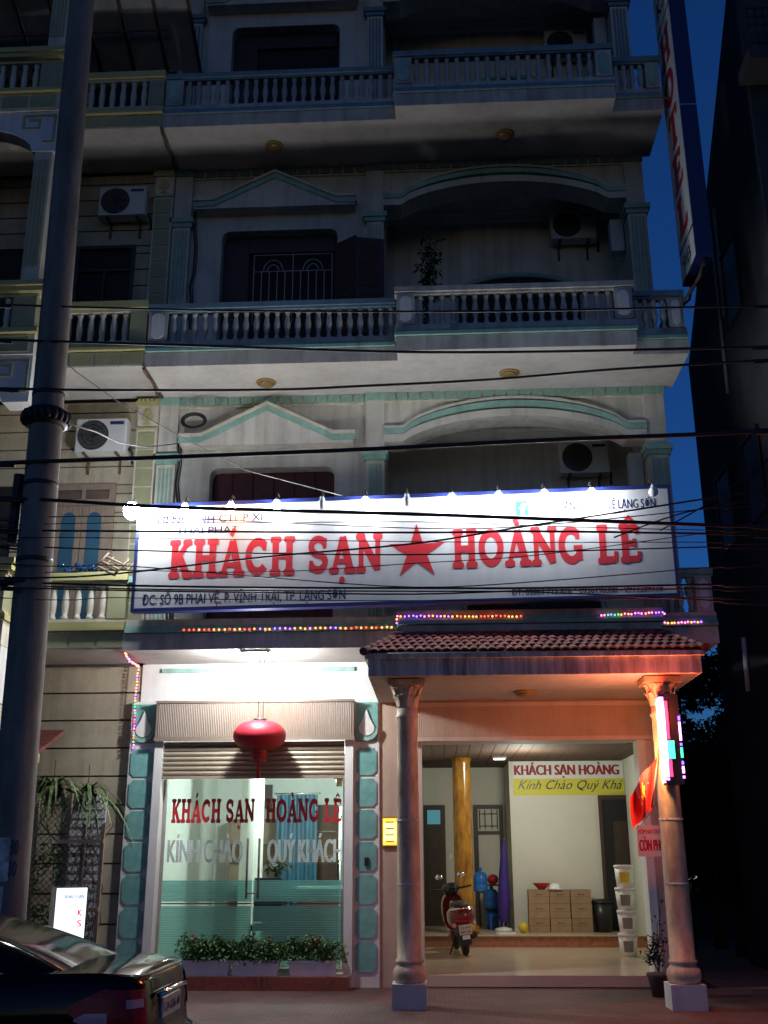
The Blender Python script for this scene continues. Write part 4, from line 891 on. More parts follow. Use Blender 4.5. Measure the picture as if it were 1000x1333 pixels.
# translucent roof sheets over the top terrace
pg = MB().box(-9.5, -4.4, .02, .05, 15.0, 15.08).build('pergola', 'rust_iron', N)
for k in range(9): MB().add([(-9.4+.6*k, -1.9, 15.95), (-8.85+.6*k, -1.9, 15.95), (-8.85+.6*k, .0, 15.10), (-9.4+.6*k, .0, 15.10)], [(0, 1, 2, 3)]).build('roof_sheet', 'pergola_sheet', pg)
for k in range(10): MB().tube([(-9.43+.6*k, -1.95, 15.94), (-9.43+.6*k, .02, 15.06)], .03, 4).build('rafter', 'rust_iron', pg)
for t in (.2, .6, .95): MB().tube([(-9.5, lerp(-1.95, .0, t), lerp(15.93, 15.06, t)-.03), (-4.45, lerp(-1.95, .0, t), lerp(15.93, 15.06, t)-.03)], .025, 4).build('purlin', 'rust_iron', pg)
lr = MB().add([(-9, -1.0, 3.05), (-5.45, -1.0, 3.05), (-5.45, -.0, 3.45), (-9, -.0, 3.45), (-9, -1.0, 3.0), (-5.45, -1.0, 3.0), (-5.45, 0, 3.40), (-9, 0, 3.40)], [(0, 1, 2, 3), (4, 7, 6, 5), (0, 4, 5, 1), (1, 5, 6, 2)]).build('porch_roof', 'tile_roof', N)
MB().box(-9, -5.45, -.99, -.9, 2.9, 3.02).build('roof_beam', 'ochre_paint', lr)
MB().box(-5.30, -4.75, .0, .038, .2, 2.55).build('ground_floor_gate', 'metal_sheet', N)
mb = MB()
for z in [.4+.12*k for k in range(18)]: mb.tube([(-5.30, -.01, z), (-4.75, -.01, z)], .006, 4)
mb.build('gate_bars', 'iron_dark', N)

# ------------------------------------------------------------------ dark building on the right
RB = thing('dark_building', 'unlit tall building with sloping profile at the right edge', 'building', (5.0, 0, 0))
prof = [(-7.5, 0), (3.4, 0), (3.4, 10.7), (-1.2, 15.14), (-3.2, 17.0), (-7.5, 17.0)]
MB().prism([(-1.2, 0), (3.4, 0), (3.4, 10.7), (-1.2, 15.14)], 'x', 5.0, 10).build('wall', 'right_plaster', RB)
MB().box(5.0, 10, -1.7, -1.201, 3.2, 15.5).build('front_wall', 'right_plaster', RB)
for z in (6.2, 9.6, 13.0):
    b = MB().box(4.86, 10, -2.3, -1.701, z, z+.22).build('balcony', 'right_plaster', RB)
    g = MB()
    for k in range(5): g.tube([(4.9, -2.28, z+.3+.16*k), (8, -2.28, z+.3+.16*k)], .012, 4)
    for k in range(8): g.tube([(4.9+.12*k, -2.28, z+.2), (4.9+.12*k, -2.28, z+.98)], .012, 4)
    g.build('railing', 'iron_dark', b)
for y, z in ((.2, 6.6), (.2, 10.0), (1.9, 6.6)):
    w = MB().box(4.97, 4.999, y-.4, y+.4, z, z+1.3).build('window', 'dark_glass', RB)
    MB().box(4.95, 4.969, y-.45, y-.4, z-.05, z+1.35).box(4.95, 4.969, y+.4, y+.45, z-.05, z+1.35).box(4.94, 4.969, y-.45, y+.45, z+1.3, z+1.35).build('frame', 'wood_dark', w)
MB().tube([(4.95, .55, 12.3), (4.95, .65, 10.3)], .03, 6).build('drain_pipe', 'cable_grey', RB)
MB().tube([(4.95, .85, 12.1), (4.95, .95, 9.0)], .03, 6).build('drain_pipe', 'cable_grey', RB)
MB().tube([(4.95, 1.6, 5.0), (4.95, 1.66, 4.15)], .04, 8).build('wall_tube', 'plastic_white', RB)
MB().box(4.96, 4.999, 1.0, 1.12, 1.50, 1.64).build('lit_pane', 'far_lamp_teal', RB)
# far yard wall with a lamp
YW = thing('yard_wall', 'dim grey wall at the back of the yard right of the hotel', 'wall', (4.5, 9.2, 0))
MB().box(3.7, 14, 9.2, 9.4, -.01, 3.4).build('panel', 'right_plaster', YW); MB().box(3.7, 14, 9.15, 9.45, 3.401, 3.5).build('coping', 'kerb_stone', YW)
FLP = thing('yard_lamp', 'faint oval lamp glowing low in the dark yard right of the column', 'lamp', (4.72, 6.0, 1.2))
MB().lathe([(.04, 0), (.04, -1.21)][::-1], (4.72, 6, 1.2), 8).build('post', 'iron_dark', FLP)
MB().sphere((4.72, 6, 1.29), .1, 12, 6, (1.6, 1.6, .55)).build('shade', 'far_lamp', FLP)

# ------------------------------------------------------------------ utility pole and its wires
UP = thing('utility_pole', 'thick tapering concrete utility pole in front of the left house', 'pole', (-4.28, -4.5, 0))
def pole_c(z): return (-4.275-.235*z/12.5, -4.5, z)
prof = [(.215, -.05), (.205, 1.5), (.195, 4.3), (.183, 6.3), (.178, 6.35), (.158, 12.4), (.15, 14.5)]
mb = MB(); mb.tube([pole_c(z) for r, z in prof], [r for r, z in prof], 20).build('shaft', 'concrete_pole', UP)
cl = MB().tube([pole_c(6.33), pole_c(6.36), pole_c(6.50), pole_c(6.54)], [.20, .245, .25, .20], 20).build('clamp', 'iron_dark', UP)
rg = MB()
for k in range(22):
    a = 2*PI*k/22; c = pole_c(6.43); rg.sphere((c[0]+.25*math.cos(a), c[1]+.25*math.sin(a), c[2]), .045, 6, 4, (1, 1, 1.6))
rg.build('cable_knot', 'rubber', cl, kind='stuff')
for z in (4.72, 5.6, 6.7): MB().tube([pole_c(z), pole_c(z+.05)], [.197 if z < 5.5 else .188 if z < 6 else .182]*2, 20).build('strap', 'iron_dark', UP)
for z0, z1, a0, a1, m_ in ((1.45, 1.86, -2.1, -1.2, 'paper'), (1.02, 1.40, -2.2, -1.35, 'paper'), (.75, .98, -2.0, -1.1, 'paper')):
    rows = [[(pole_c(z)[0]+.2125*math.cos(lerp(a0, a1, k/6)), -4.5+.2125*math.sin(lerp(a0, a1, k/6)), z) for k in range(7)] for z in (z0, z1)]
    MB().grid(rows, True).build('poster', m_, UP)
def bow(p): t = (p[0]+4.2)/.4; return (pole_c(p[2])[0]+.208*math.sin(t*.9+.35), -4.5-.208*math.cos(t*.9+.35)-.001, p[2])
text('80', -4.2, -4.02, 1.70, .14, 0, 'letter_navy', UP, 'painted_number', place=bow)
text('30', -4.2, -4.02, 1.50, .14, 0, 'letter_navy', UP, 'painted_number', place=bow)
# service boxes at the pole
SB = thing('cable_box', 'dark cable splice box on the left side of the utility pole', 'cable box', (-4.60, -4.5, 5.2))
MB().box(-4.68, -4.57, -4.58, -4.42, 4.95, 5.75, .03).build('case', 'rubber', SB)
for r, pts, lab in CABLES:
    a, b = Vector(pts[0]), Vector(pts[1]); c, d = Vector(pts[-2]), Vector(pts[-1])
    P = ([a-(b-a).normalized()*9+Vector((0, 0, .5))] if a.x < -4 else [])+[Vector(p) for p in pts]+[d+(d-c).normalized()*9+Vector((0, 0, .3))]
    # smooth the polyline
    Q = []
    for i in range(len(P)-1):
        p0, p1, p2, p3 = P[max(0, i-1)], P[i], P[i+1], P[min(len(P)-1, i+2)]
        for k in range(4):
            t = k/4; Q.append(.5*((2*p1)+(p2-p0)*t+(2*p0-5*p1+4*p2-p3)*t*t+(3*p1-p0-3*p2+p3)*t*t*t))
    Q.append(P[-1])
    o = MB().tube(Q, r, 6).build('power_cable', 'cable')
    if lab: tag(o, lab, 'cable', 'cables strung along the street')
    else: tag(o, 'thin black wire among the tangle crossing the long white sign', 'cable', 'thin wires tangled in front of the sign')
tag(MB().tube([(-4.59, -4.4, 7.47), (-4.32, -3.9, 7.31), (-3.98, -3.4, 7.16), (-3.33, -2.6, 6.97), (-2.55, -2.0, 6.70), (-1.19, -1.6, 6.42)], .007, 5).build('drop_wire', 'cable_grey'), 'thin grey drop wire slanting from the pole to the sign top', 'cable')
tag(MB().tube([(-4.40, -4.36, 6.5), (-4.19, -3.4, 6.73), (-4.2, -2.5, 6.95), (-4.1, -1.5, 7.27), (-4.04, -.0, 7.93)], .011, 6).build('drop_wire', 'cable_grey'), 'pale drop wire looping from the pole collar to the window hood', 'cable')
cc = MB()
for k in range(3): cc.tube([(-3.72+(.16+.02*k)*math.cos(t*PI/10), -.33-.01*k, 8.17+(.10+.015*k)*math.sin(t*PI/10)) for t in range(21)], .012, 5)
tag(cc.build('cable_coil', 'cable'), 'coil of black cable lying on the left end of the window hood', 'cable coil')
for j, (x, z0, z1) in enumerate(((-4.03, 4.9, 7.95), (-4.00, 10.0, 12.4))):
    q = [(x+random.uniform(-.03, .03), .07, lerp(z0, z1, k/9)) for k in range(10)]
    tag(MB().tube(q, .015, 5).tube([(a+.04, b-.01, c) for a, b, c in q], .01, 5).build('wall_cable', 'cable'), ['black cables running down the wall beside the first floor left pilaster', 'black cables running down the wall beside the second floor left pilaster'][j], 'cable')
q = [(-4.345+random.uniform(-.02, .02), lerp(-1.15, -.07, k/6), S0+FH*1+random.uniform(-.03, -.01)) for k in range(7)]
for j in (1, 2):
    z = S0+FH*j
    tag(MB().tube([(-4.345+random.uniform(-.02, .02), lerp(-1.16, -.09, k/7), z-.03+random.uniform(-.012, .012)) for k in range(8)], .025, 6).build('joint_pipe', 'rust_iron'), ['dark pipe along the joint between the two houses, lower balcony', 'dark pipe along the joint between the two houses, upper balcony'][j-1], 'pipe')

# ------------------------------------------------------------------ air conditioners
def aircon(x0, z0, y1, lab, w=.82, h=.55):
    y0 = y1-.30
    t = thing('air_conditioner', lab, 'air conditioner', (x0+w/2, y1, z0), 'outdoor air conditioner units')
    MB().box(x0, x0+w, y0, y1-.08, z0, z0+h, .02).build('casing', 'ac_white', t)
    cx, cz, r = x0+.29, z0+h/2, .235
    MB().lathe([(r+.015, y0-.008), (r+.015, y0-.0005)], (cx, 0, cz), 24, 'y').build('fan_recess', 'ac_dark', t)
    g = MB()
    for rr in (.24, .17, .11, .05): g.tube([(cx+rr*math.cos(k*PI/10), y0-.015, cz+rr*math.sin(k*PI/10)) for k in range(21)], .005, 4, False)
    for k in range(8): g.tube([(cx, y0-.015, cz), (cx+.245*math.cos(k*PI/4), y0-.015, cz+.245*math.sin(k*PI/4))], .004, 4)
    g.build('fan_grille', 'iron_dark', t)
    MB().box(x0+w-.27, x0+w-.05, y0-.004, y0-.0005, z0+h-.10, z0+h-.045).build('badge', 'letter_navy', t)
    for bx in (x0+.14, x0+w-.17): MB().prism([(y0, z0-.002), (y1, z0-.002), (y1, z0-.28), (y1-.03, z0-.28), (y1-.035, z0-.036), (y0, z0-.036)], 'x', bx, bx+.035).build('bracket', 'rust_iron', t)
    MB().tube([(x0+w+.0, y1-.15, z0+.1), (x0+w+.05, y1-.1, z0+.02), (x0+w+.04, y1-.01, z0-.12)], .02, 6).build('pipe', 'rubber', t)
aircon(2.12, 7.70, 1.395, 'white air conditioner under the arch just above the long sign')
aircon(2.20, 12.16, 1.395, 'dim air conditioner under the middle arch, right of the potted plant')
aircon(2.30, 16.20, 1.395, 'barely visible air conditioner under the topmost arch')
aircon(-5.60, 12.02, .038, 'air conditioner above the dark window of the left house')
aircon(-5.62, 7.72, .038, 'bright air conditioner above the blue panelled door of the left house')
# ------------------------------------------------------------------ things on the left house's balcony and by its fence
WC = thing('wooden_crate', 'tilted wooden slat crate on the rail of the left house balcony', 'crate', (-4.62, -1.07, 5.52))
for a in ((-4.80, -4.42, -1.2, -.95), ):
    for k, (dx, dz) in enumerate(((0, 0), (.06, .07), (.12, .14))): MB().tube([(-4.78+dx, -1.18, 5.55+dz+.05), (-4.50+dx, -1.18, 5.53+dz-.06)], .018, 4).tube([(-4.78+dx, -.95, 5.55+dz+.05), (-4.50+dx, -.95, 5.53+dz-.06)], .018, 4).build('slat', 'wood_pale', WC)
    MB().tube([(-4.80, -1.18, 5.60), (-4.62, -1.18, 5.80)], .018, 4).tube([(-4.53, -1.18, 5.47), (-4.32, -1.18, 5.70)], .018, 4).tube([(-4.80, -.95, 5.60), (-4.62, -.95, 5.80)], .018, 4).tube([(-4.53, -.95, 5.47), (-4.32, -.95, 5.70)], .018, 4).build('batten', 'wood_pale', WC)
PB = MB()
for k in range(26): PB.sphere((random.uniform(-5.35, -4.85), random.uniform(-1.14, -1.0), 5.55+random.uniform(0, .10)), random.uniform(.025, .05), 6, 4, (1.4, 1, .8))
tag(PB.build('plastic_bags', 'bottle_clear'), 'heap of clear plastic bags on the left house balcony rail', 'plastic bags')

# ------------------------------------------------------------------ foliage
def leaf(mb, p, L, W, az, el, bend=.3, n=2):
    d = Vector((math.cos(az)*math.cos(el), math.sin(az)*math.cos(el), math.sin(el))); s = d.cross(Vector((0, 0, 1)))
    s = s.normalized() if s.length > 1e-3 else Vector((1, 0, 0)); p = Vector(p); q = p+d*L*.5; t = p+d*L-Vector((0, 0, bend*L))
    mb.add([p, q+s*W/2+Vector((0, 0, .12*L)), t, q-s*W/2+Vector((0, 0, .12*L))], [(0, 1, 2, 3)])
def bush(mb, c, r, n, L, W, rng):
    for _ in range(n):
        a, e, k = rng.uniform(0, 2*PI), math.asin(rng.uniform(-.35, 1)), rng.uniform(.45, 1)**.6
        p = (c[0]+r[0]*k*math.cos(a)*math.cos(e), c[1]+r[1]*k*math.sin(a)*math.cos(e), c[2]+r[2]*k*math.sin(e))
        leaf(mb, p, L*rng.uniform(.6, 1.3), W*rng.uniform(.6, 1.3), rng.uniform(0, 2*PI), rng.uniform(-.5, 1.1), .3)
rng = random.Random(11)
for k, (x0, lab) in enumerate(((-3.46, 'white flower trough half hidden behind the car boot'), (-2.80, 'middle white trough of bushy plants on the red ledge'), (-2.03, 'white trough with red flowers on the ledge beside the teal pillar'))):
    t = thing('flower_trough', lab, 'planter', (x0+.32, -.26, .172), 'flower troughs on the ledge')
    o, i = .03, .0
    w_, d_, h_ = .64, .20, .19
    P = lambda e, z: [(x0+e, -.36+e, z), (x0+w_-e, -.36+e, z), (x0+w_-e, -.36+d_-e, z), (x0+e, -.36+d_-e, z)]
    a, b, c, d = P(.025, .173), P(0, .173+h_), P(.018, .173+h_), P(.03, .20)
    MB().add(a+b+c+d, [(3, 2, 1, 0)]+[(j, (j+1) % 4, 4+(j+1) % 4, 4+j) for j in range(4)]+[(4+j, 4+(j+1) % 4, 8+(j+1) % 4, 8+j) for j in range(4)]+[(8+j, 8+(j+1) % 4, 12+(j+1) % 4, 12+j) for j in range(4)]+[(12, 13, 14, 15)]).build('trough', 'plastic_white', t)
    MB().box(x0-.012, x0+w_+.012, -.372, -.361, .335, .363).build('rim', 'plastic_white', t)
    MB().box(x0+.03, x0+w_-.03, -.33, -.19, .21, .34).build('soil', 'soil', t)
    f = MB()
    for q in range(9): bush(f, (x0+.02+.075*q+rng.uniform(-.03, .03), -.27+rng.uniform(-.05, .05), .40+rng.uniform(-.02, .10)), (.14, .13, .20), 170, .055, .04, rng)
    for q in range(5): bush(f, (x0+.05+.13*q, -.36, .39), (.08, .04, .05), 36, .05, .035, rng)
    f.build('foliage', 'leaf_green', t, kind='stuff')
    fl = MB()
    for q in range(3 if k < 2 else 8): fl.sphere((x0+rng.uniform(.05, .6), -.30+rng.uniform(-.08, .06), .60+rng.uniform(-.05, .09)), .02, 6, 4)
    fl.build('flowers', 'flower_red', t, kind='stuff')
# plant on the second floor balcony
t = thing('balcony_plant', 'thin leafy shrub growing on the balcony under the middle arch', 'plant', (-.05, -.9, 8.97))
MB().lathe([(.10, 0), (.14, .26), (.15, .28)], (-.05, -.9, 8.97), 14).build('pot', 'red_granite', t)
st = MB(); f = MB()
for k in range(6):
    x, y = -.05, -.9; q = [(x, y, 9.2)]
    for j in range(6): x += rng.uniform(-.08, .09); y += rng.uniform(-.05, .05); q.append((x, y, 9.2+.30*(j+1)*(.7+.06*k))); bush(f, q[-1], (.10, .10, .09), 16 if j > 1 else 5, .10, .045, rng)
    st.tube(q, .007, 4)
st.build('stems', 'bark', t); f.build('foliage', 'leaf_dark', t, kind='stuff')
# potted plant beside the right column
t = thing('potted_plant', 'small leafy potted plant behind the right column', 'plant', (2.72, -.9, 0))
MB().lathe([(.10, 0), (.14, .22), (.155, .24), (.155, .27)], (2.72, -.9, 0), 16).build('pot', 'brown_cloth', t)
st = MB(); f = MB()
for k in range(7):
    x, y = 2.72, -.9; q = [(x, y, .28)]
    for j in range(5): x += rng.uniform(-.07, .06); y += rng.uniform(-.05, .05); q.append((x, y, .30+.17*(j+1)*rng.uniform(.8, 1.25)*(.75 if k < 2 else .4))); bush(f, q[-1], (.10, .10, .09), 8 if j < 3 else 3, .08, .035, rng)
    st.tube(q, .006, 4)
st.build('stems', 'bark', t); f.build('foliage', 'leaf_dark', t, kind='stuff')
# trees in the dark yard
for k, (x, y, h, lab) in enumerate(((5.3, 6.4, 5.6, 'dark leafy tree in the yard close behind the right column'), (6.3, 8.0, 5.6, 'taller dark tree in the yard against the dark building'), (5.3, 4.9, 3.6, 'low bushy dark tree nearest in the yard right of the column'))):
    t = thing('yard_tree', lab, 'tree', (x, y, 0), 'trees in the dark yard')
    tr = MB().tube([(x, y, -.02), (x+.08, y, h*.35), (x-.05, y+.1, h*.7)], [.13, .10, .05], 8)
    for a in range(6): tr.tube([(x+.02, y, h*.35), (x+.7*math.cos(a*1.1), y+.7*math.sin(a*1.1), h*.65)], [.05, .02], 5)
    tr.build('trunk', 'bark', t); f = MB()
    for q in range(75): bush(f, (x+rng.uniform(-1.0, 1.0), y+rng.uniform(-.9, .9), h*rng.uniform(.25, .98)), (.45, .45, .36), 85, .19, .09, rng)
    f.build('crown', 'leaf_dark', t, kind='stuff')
# chain-link fence and plants in front of the left house
CF = thing('chain_fence', 'chain link fence with wooden stakes before the left house', 'fence', (-5.3, -.9, 0))
mb = MB(); x0, x1, z0, z1 = -6.4, -4.50, .0, 2.45; pch = .085
k = 0; u = -(z1-z0)
while u < (x1-x0):
    a, b = max(0, -u), min(z1-z0, (x1-x0)-u)
    if b > a:
        mb.tube([(x0+u+a, -.90, z0+a), (x0+u+b, -.90, z0+b)], .0045, 3, False); mb.tube([(x1-u-a, -.905, z0+a), (x1-u-b, -.905, z0+b)], .0045, 3, False)
    u += pch
mb.build('wire_mesh', 'iron_dark', CF, kind='stuff')
for x in (-5.45, -5.0, -4.78, -4.52): MB().box(x, x+.05, -.89, -.84, 0, 2.5 if x < -4.9 else 2.1).build('stake', 'wood_pale', CF)
for z in (1.0, 1.85): MB().box(-5.1, -4.46, -.96, -.91, z, z+.05).build('rail', 'wood_pale', CF)
def strap_plant(x, y, z, n, L, lab, m_, droop):
    t = thing('hanging_plant', lab, 'plant', (x, y, z), 'hanging plants by the fence')
    MB().lathe([(.08, 0), (.13, .14), (.135, .16)], (x, y, z), 12).build('basket', 'brown_cloth', t)
    MB().tube([(x, y, z+.15), (x, y-.0, z+.55)], .006, 4).build('hanger', 'iron_dark', t)
    f = MB()
    for k in range(n):
        a = rng.uniform(0, 2*PI); e = rng.uniform(.2, 1.2); l = L*rng.uniform(.6, 1.1); w = rng.uniform(.025, .05); rows = []
        for j in range(6):
            s = j/5; r = l*s*math.cos(e); zz = z+.15+l*s*math.sin(e)-droop*l*s*s; ww = w*(1-s*.9)
            rows.append([(x+r*math.cos(a)-ww*math.sin(a)*q, y+r*math.sin(a)*.7+ww*math.cos(a)*q, zz) for q in (-1, 0, 1)])
        f.grid(rows, True)
    f.build('foliage', m_, t, kind='stuff')
strap_plant(-5.32, -.62, 2.42, 80, .85, 'bright strap-leaved hanging plant nearest the utility pole', 'leaf_fern', 1.0)
strap_plant(-4.84, -.60, 2.35, 60, .80, 'grey green hanging plant with a long drooping frond near the teal pillar', 'leaf_fern', 1.1)
strap_plant(-5.75, -.5, 2.5, 60, .8, 'hanging strap-leaved plant half hidden behind the utility pole', 'leaf_fern', 1.0)
t = thing('creeper', 'mass of dark green creeper behind the chain link fence', 'plant', (-5.4, -.6, 0)); f = MB()
for q in range(46): bush(f, (rng.uniform(-6.3, -4.95), -.6+rng.uniform(-.12, .15), rng.uniform(.1, 1.75)), (.2, .14, .2), 36, .10, .06, rng)
f.build('foliage', 'leaf_green', t, kind='stuff')
st = MB()
for q in range(16):
    x = rng.uniform(-5.05, -4.6); st.tube([(x+rng.uniform(-.08, .08)*j, -.7+rng.uniform(-.05, .05), .02+.42*j) for j in range(6)], .007, 4)
st.build('stems', 'bark', t)
tw = MB()
for q in range(5): tw.tube([(-4.50+.02*q, -.3, 10.0), (-4.53-.05*q, -.35, 10.4+.06*q), (-4.48-.06*q, -.3, 10.9+.08*q)], .008, 4)
# ------------------------------------------------------------------ light box on the pavement
LB = thing('light_box_sign', 'small glowing white light box sign on the pavement behind the car', 'sign', (-4.48, -2.0, 0))
c_, s_ = math.cos(math.radians(36)), math.sin(math.radians(36))
def lbp(p): x, y, z = p; return (-4.50+x*c_-y*s_, -2.0+x*s_+y*c_, z)
def lbuild(mb, n, m_): mb.v = [lbp(p) for p in mb.v]; return mb.build(n, m_, LB)
lbuild(MB().box(-.20, .20, -.08, .10, .70, 1.335), 'case', 'steel')
lbuild(MB().box(-.185, .185, -.088, -.0805, .715, 1.32), 'face', 'lightbox_white')
lbuild(MB().box(-.16, -.13, -.05, .07, 0, .70).box(.13, .16, -.05, .07, 0, .70), 'stand', 'iron_dark')
text('KHÁCH SẠN', -.08, .15, 1.20, .045, -.089, 'backlit_navy', LB, place=lbp)
for k, c in enumerate('KS'): text(c, .09, .14, 1.0-.12*k, .075, -.089, 'backlit_red', LB, bold=.02, place=lbp)
# ------------------------------------------------------------------ flag on the right column
FG = thing('national_flag', 'red flag with a yellow star hanging beside the right column', 'flag', (2.68, -2.0, 2.1))
def cloth(u, v):   # u along the staff (0 top), v away from it
    x = 2.66-.36*v-.10*u+.12*u*v+.02*math.sin(9*v+3*u); z = 2.80-.62*u-.32*v-.14*v*v+.22*u*v; y = -2.15+.055*math.sin(8*v+2.2*u)+.03*math.sin(17*v)
    return (x, y, z)
MB().grid([[cloth(u/14, v/20) for v in range(21)] for u in range(15)]).build('cloth', 'flag_red', FG)
sp = [cloth(.42-.26*(z-0), .50+.26*x) for x, z in [((1 if i % 2 == 0 else .42)*math.sin(PI*i/5), (1 if i % 2 == 0 else .42)*math.cos(PI*i/5)) for i in range(10)]]
cen = cloth(.42, .5); MB().add([(p[0], p[1]-.012, p[2]) for p in [cen]+sp], [(0, i+1, (i+1) % 10+1) for i in range(10)]).build('star', 'flag_yellow', FG)
MB().tube([(2.70, -2.12, 2.90), (2.55, -2.16, 2.22)], .012, 6).build('staff', 'wood_pale', FG)
# ------------------------------------------------------------------ things in the porch
for r in range(3):
    for c in range(3):
        x0 = 1.62+.385*c+random.uniform(-.008, .008); z0 = .345+.246*r
        lab = ['bottom', 'middle', 'top'][r]+' cardboard box in the '+['left', 'centre', 'right'][c]+' column of the stack'
        t = thing('cardboard_box', lab, 'box', (x0+.18, 5.5, z0), 'cardboard boxes stacked on the platform')
        MB().box(x0, x0+.372, 5.32, 5.62, z0+.001, z0+.242).build('body', 'cardboard', t)
        MB().box(x0+.0, x0+.372, 5.318, 5.3199, z0+.118, z0+.122).build('tape', 'cardboard_print', t)
        MB().box(x0+.13, x0+.17, 5.318, 5.3199, z0+.15, z0+.17).box(x0+.18, x0+.25, 5.318, 5.3199, z0+.153, z0+.168).build('print', 'cardboard_print', t)
t = thing('red_bowl', 'red conical basket lying on the left column of cardboard boxes', 'basket', (1.88, 5.45, 1.085)); MB().lathe([(.06, 0), (.16, .10), (.165, .11), (.15, .105), (.05, .02)], (1.88, 5.45, 1.085), 16).build('bowl', 'letter_red', t)
t = thing('cloth_cap', 'pale cap on the middle column of cardboard boxes', 'cap', (2.12, 5.45, 1.085)); MB().lathe([(.13, 0), (.12, .05), (.08, .09), (.02, .105)], (2.12, 5.45, 1.085), 14).box(2.0, 2.24, 5.28, 5.36, 1.086, 1.10).build('crown', 'plastic_white', t)
t = thing('waste_bin', 'black bin standing right of the cardboard boxes', 'bin', (2.98, 5.45, .345)); MB().lathe([(.15, 0), (.19, .5)], (2.98, 5.45, .346), 14).build('body', 'plastic_black', t); MB().lathe([(.2, .5), (.2, .53), (.12, .57)], (2.98, 5.45, .346), 14).build('lid', 'plastic_black', t)
t = thing('yellow_ball', 'small yellow ball on the step edge left of the boxes', 'ball', (1.50, 5.25, .345)); MB().sphere((1.50, 5.25, .435), .09, 14, 9).build('ball', 'yellow_plastic', t)
bl = ['bottom white bucket of the stack by the porch jamb', 'second white bucket from the bottom by the porch jamb', 'third white bucket from the bottom by the porch jamb', 'top white bucket with a yellow label by the porch jamb']
for k in range(4):
    x, y, z = 2.98+.01*(k % 2), 2.87, .15+.345*k
    t = thing('paint_bucket', bl[k], 'bucket', (x, y, z), 'white buckets stacked by the jamb')
    MB().lathe([(.125, .001), (.15, .30)], (x, y, z), 18).build('body', 'plastic_white', t); MB().lathe([(.158, .30), (.16, .335), (.15, .344)], (x, y, z), 18).build('lid', 'plastic_white', t)
    rows = [[(x+(r_+.002)*math.cos(a), y+(r_+.002)*math.sin(a), z+zz) for a in [PI*1.28+PI*.36*j/6 for j in range(7)]] for r_, zz in ((.131, .07), (.145, .235))]
    MB().grid(rows).build('label_sticker', 'yellow_plastic' if k == 3 else 'cable_grey', t)
UMB = thing('parasol', 'closed purple parasol leaning by the corner of the lobby wall', 'parasol', (1.17, 5.6, .345))
rows = []
for i in range(9):
    z = lerp(.50, 1.96, i/8); r = .115*(1-i/8)**.6+.012 if i > 1 else .07+.03*i
    rows.append([(1.17+.05*i/8+r*(1+.18*(k % 2))*math.cos(2*PI*k/16), 5.6+r*(1+.18*(k % 2))*math.sin(2*PI*k/16), z) for k in range(16)])
MB().grid(rows, True, True).build('canopy', 'purple_cloth', UMB); MB().tube([(1.16, 5.6, .345), (1.22, 5.6, 2.0)], .015, 6).build('pole', 'steel', UMB)
MB().lathe([(.16, 0), (.16, .05), (.03, .08)], (1.16, 5.6, .346), 14).build('base', 'plastic_white', UMB)
def water_bottle(x, y, z, lab):
    t = thing('water_bottle', lab, 'bottle', (x, y, z), 'blue water bottles')
    MB().lathe([(.125, 0), (.135, .02), (.135, .12), (.128, .13), (.135, .14), (.135, .28), (.10, .34), (.03, .37), (.03, .41)], (x, y, z), 16).build('body', 'bottle_blue', t); MB().lathe([(.034, .41), (.034, .44)], (x, y, z), 10).build('cap', 'plastic_blue', t)
water_bottle(.78, 6.2, 1.02, 'blue water bottle standing upside on the tall dispenser stand')
water_bottle(1.00, 6.5, .70, 'blue water bottle on the rack beside the parasol, upper')
water_bottle(1.00, 6.5, .346, 'blue water bottle on the floor beside the parasol, lower')
t = thing('dispenser_stand', 'dark slim stand carrying the blue water bottle', 'stand', (.78, 6.2, .345)); MB().box(.70, .86, 6.12, 6.28, 1.0, 1.019).build('top', 'wood_dark', t)
for x, y in ((.72, 6.14), (.84, 6.14), (.72, 6.26), (.84, 6.26)): MB().box(x-.012, x+.012, y-.012, y+.012, .346, 1.0).build('leg', 'wood_dark', t)
t = thing('plastic_stool', 'small blue plastic stool before the water bottles', 'stool', (1.05, 6.1, .345)); MB().box(.93, 1.17, 6.0, 6.22, .60, .63, .03).build('seat', 'plastic_blue', t)
for x, y in ((.95, 6.02), (1.15, 6.02), (.95, 6.2), (1.15, 6.2)): MB().box(x-.02, x+.02, y-.02, y+.02, .346, .60).build('leg', 'plastic_blue', t)
t = thing('helmet', 'red helmet on top of the water bottle rack', 'helmet', (1.03, 6.4, 1.15)); MB().sphere((1.03, 6.4, 1.24), .11, 14, 8, (1, 1.15, .9)).build('shell', 'letter_red', t)
t = thing('bottle_rack', 'dark rack holding the blue bottles beside the parasol', 'rack', (1.0, 6.5, .345))
for z in (.686, 1.135): MB().box(.84, 1.18, 6.34, 6.66, z-.012, z+.012).build('shelf', 'iron_dark', t)
for x, y in ((.85, 6.35), (1.17, 6.35), (.85, 6.65), (1.17, 6.65)): MB().box(x-.01, x+.01, y-.01, y+.01, .346, 1.12).build('leg', 'iron_dark', t)
t = thing('white_tray', 'flat white tray on the floor below the parasol', 'tray', (1.15, 5.0, .345)); MB().box(1.0, 1.34, 4.85, 5.1, .346, .37, .03).build('tray', 'plastic_white', t)
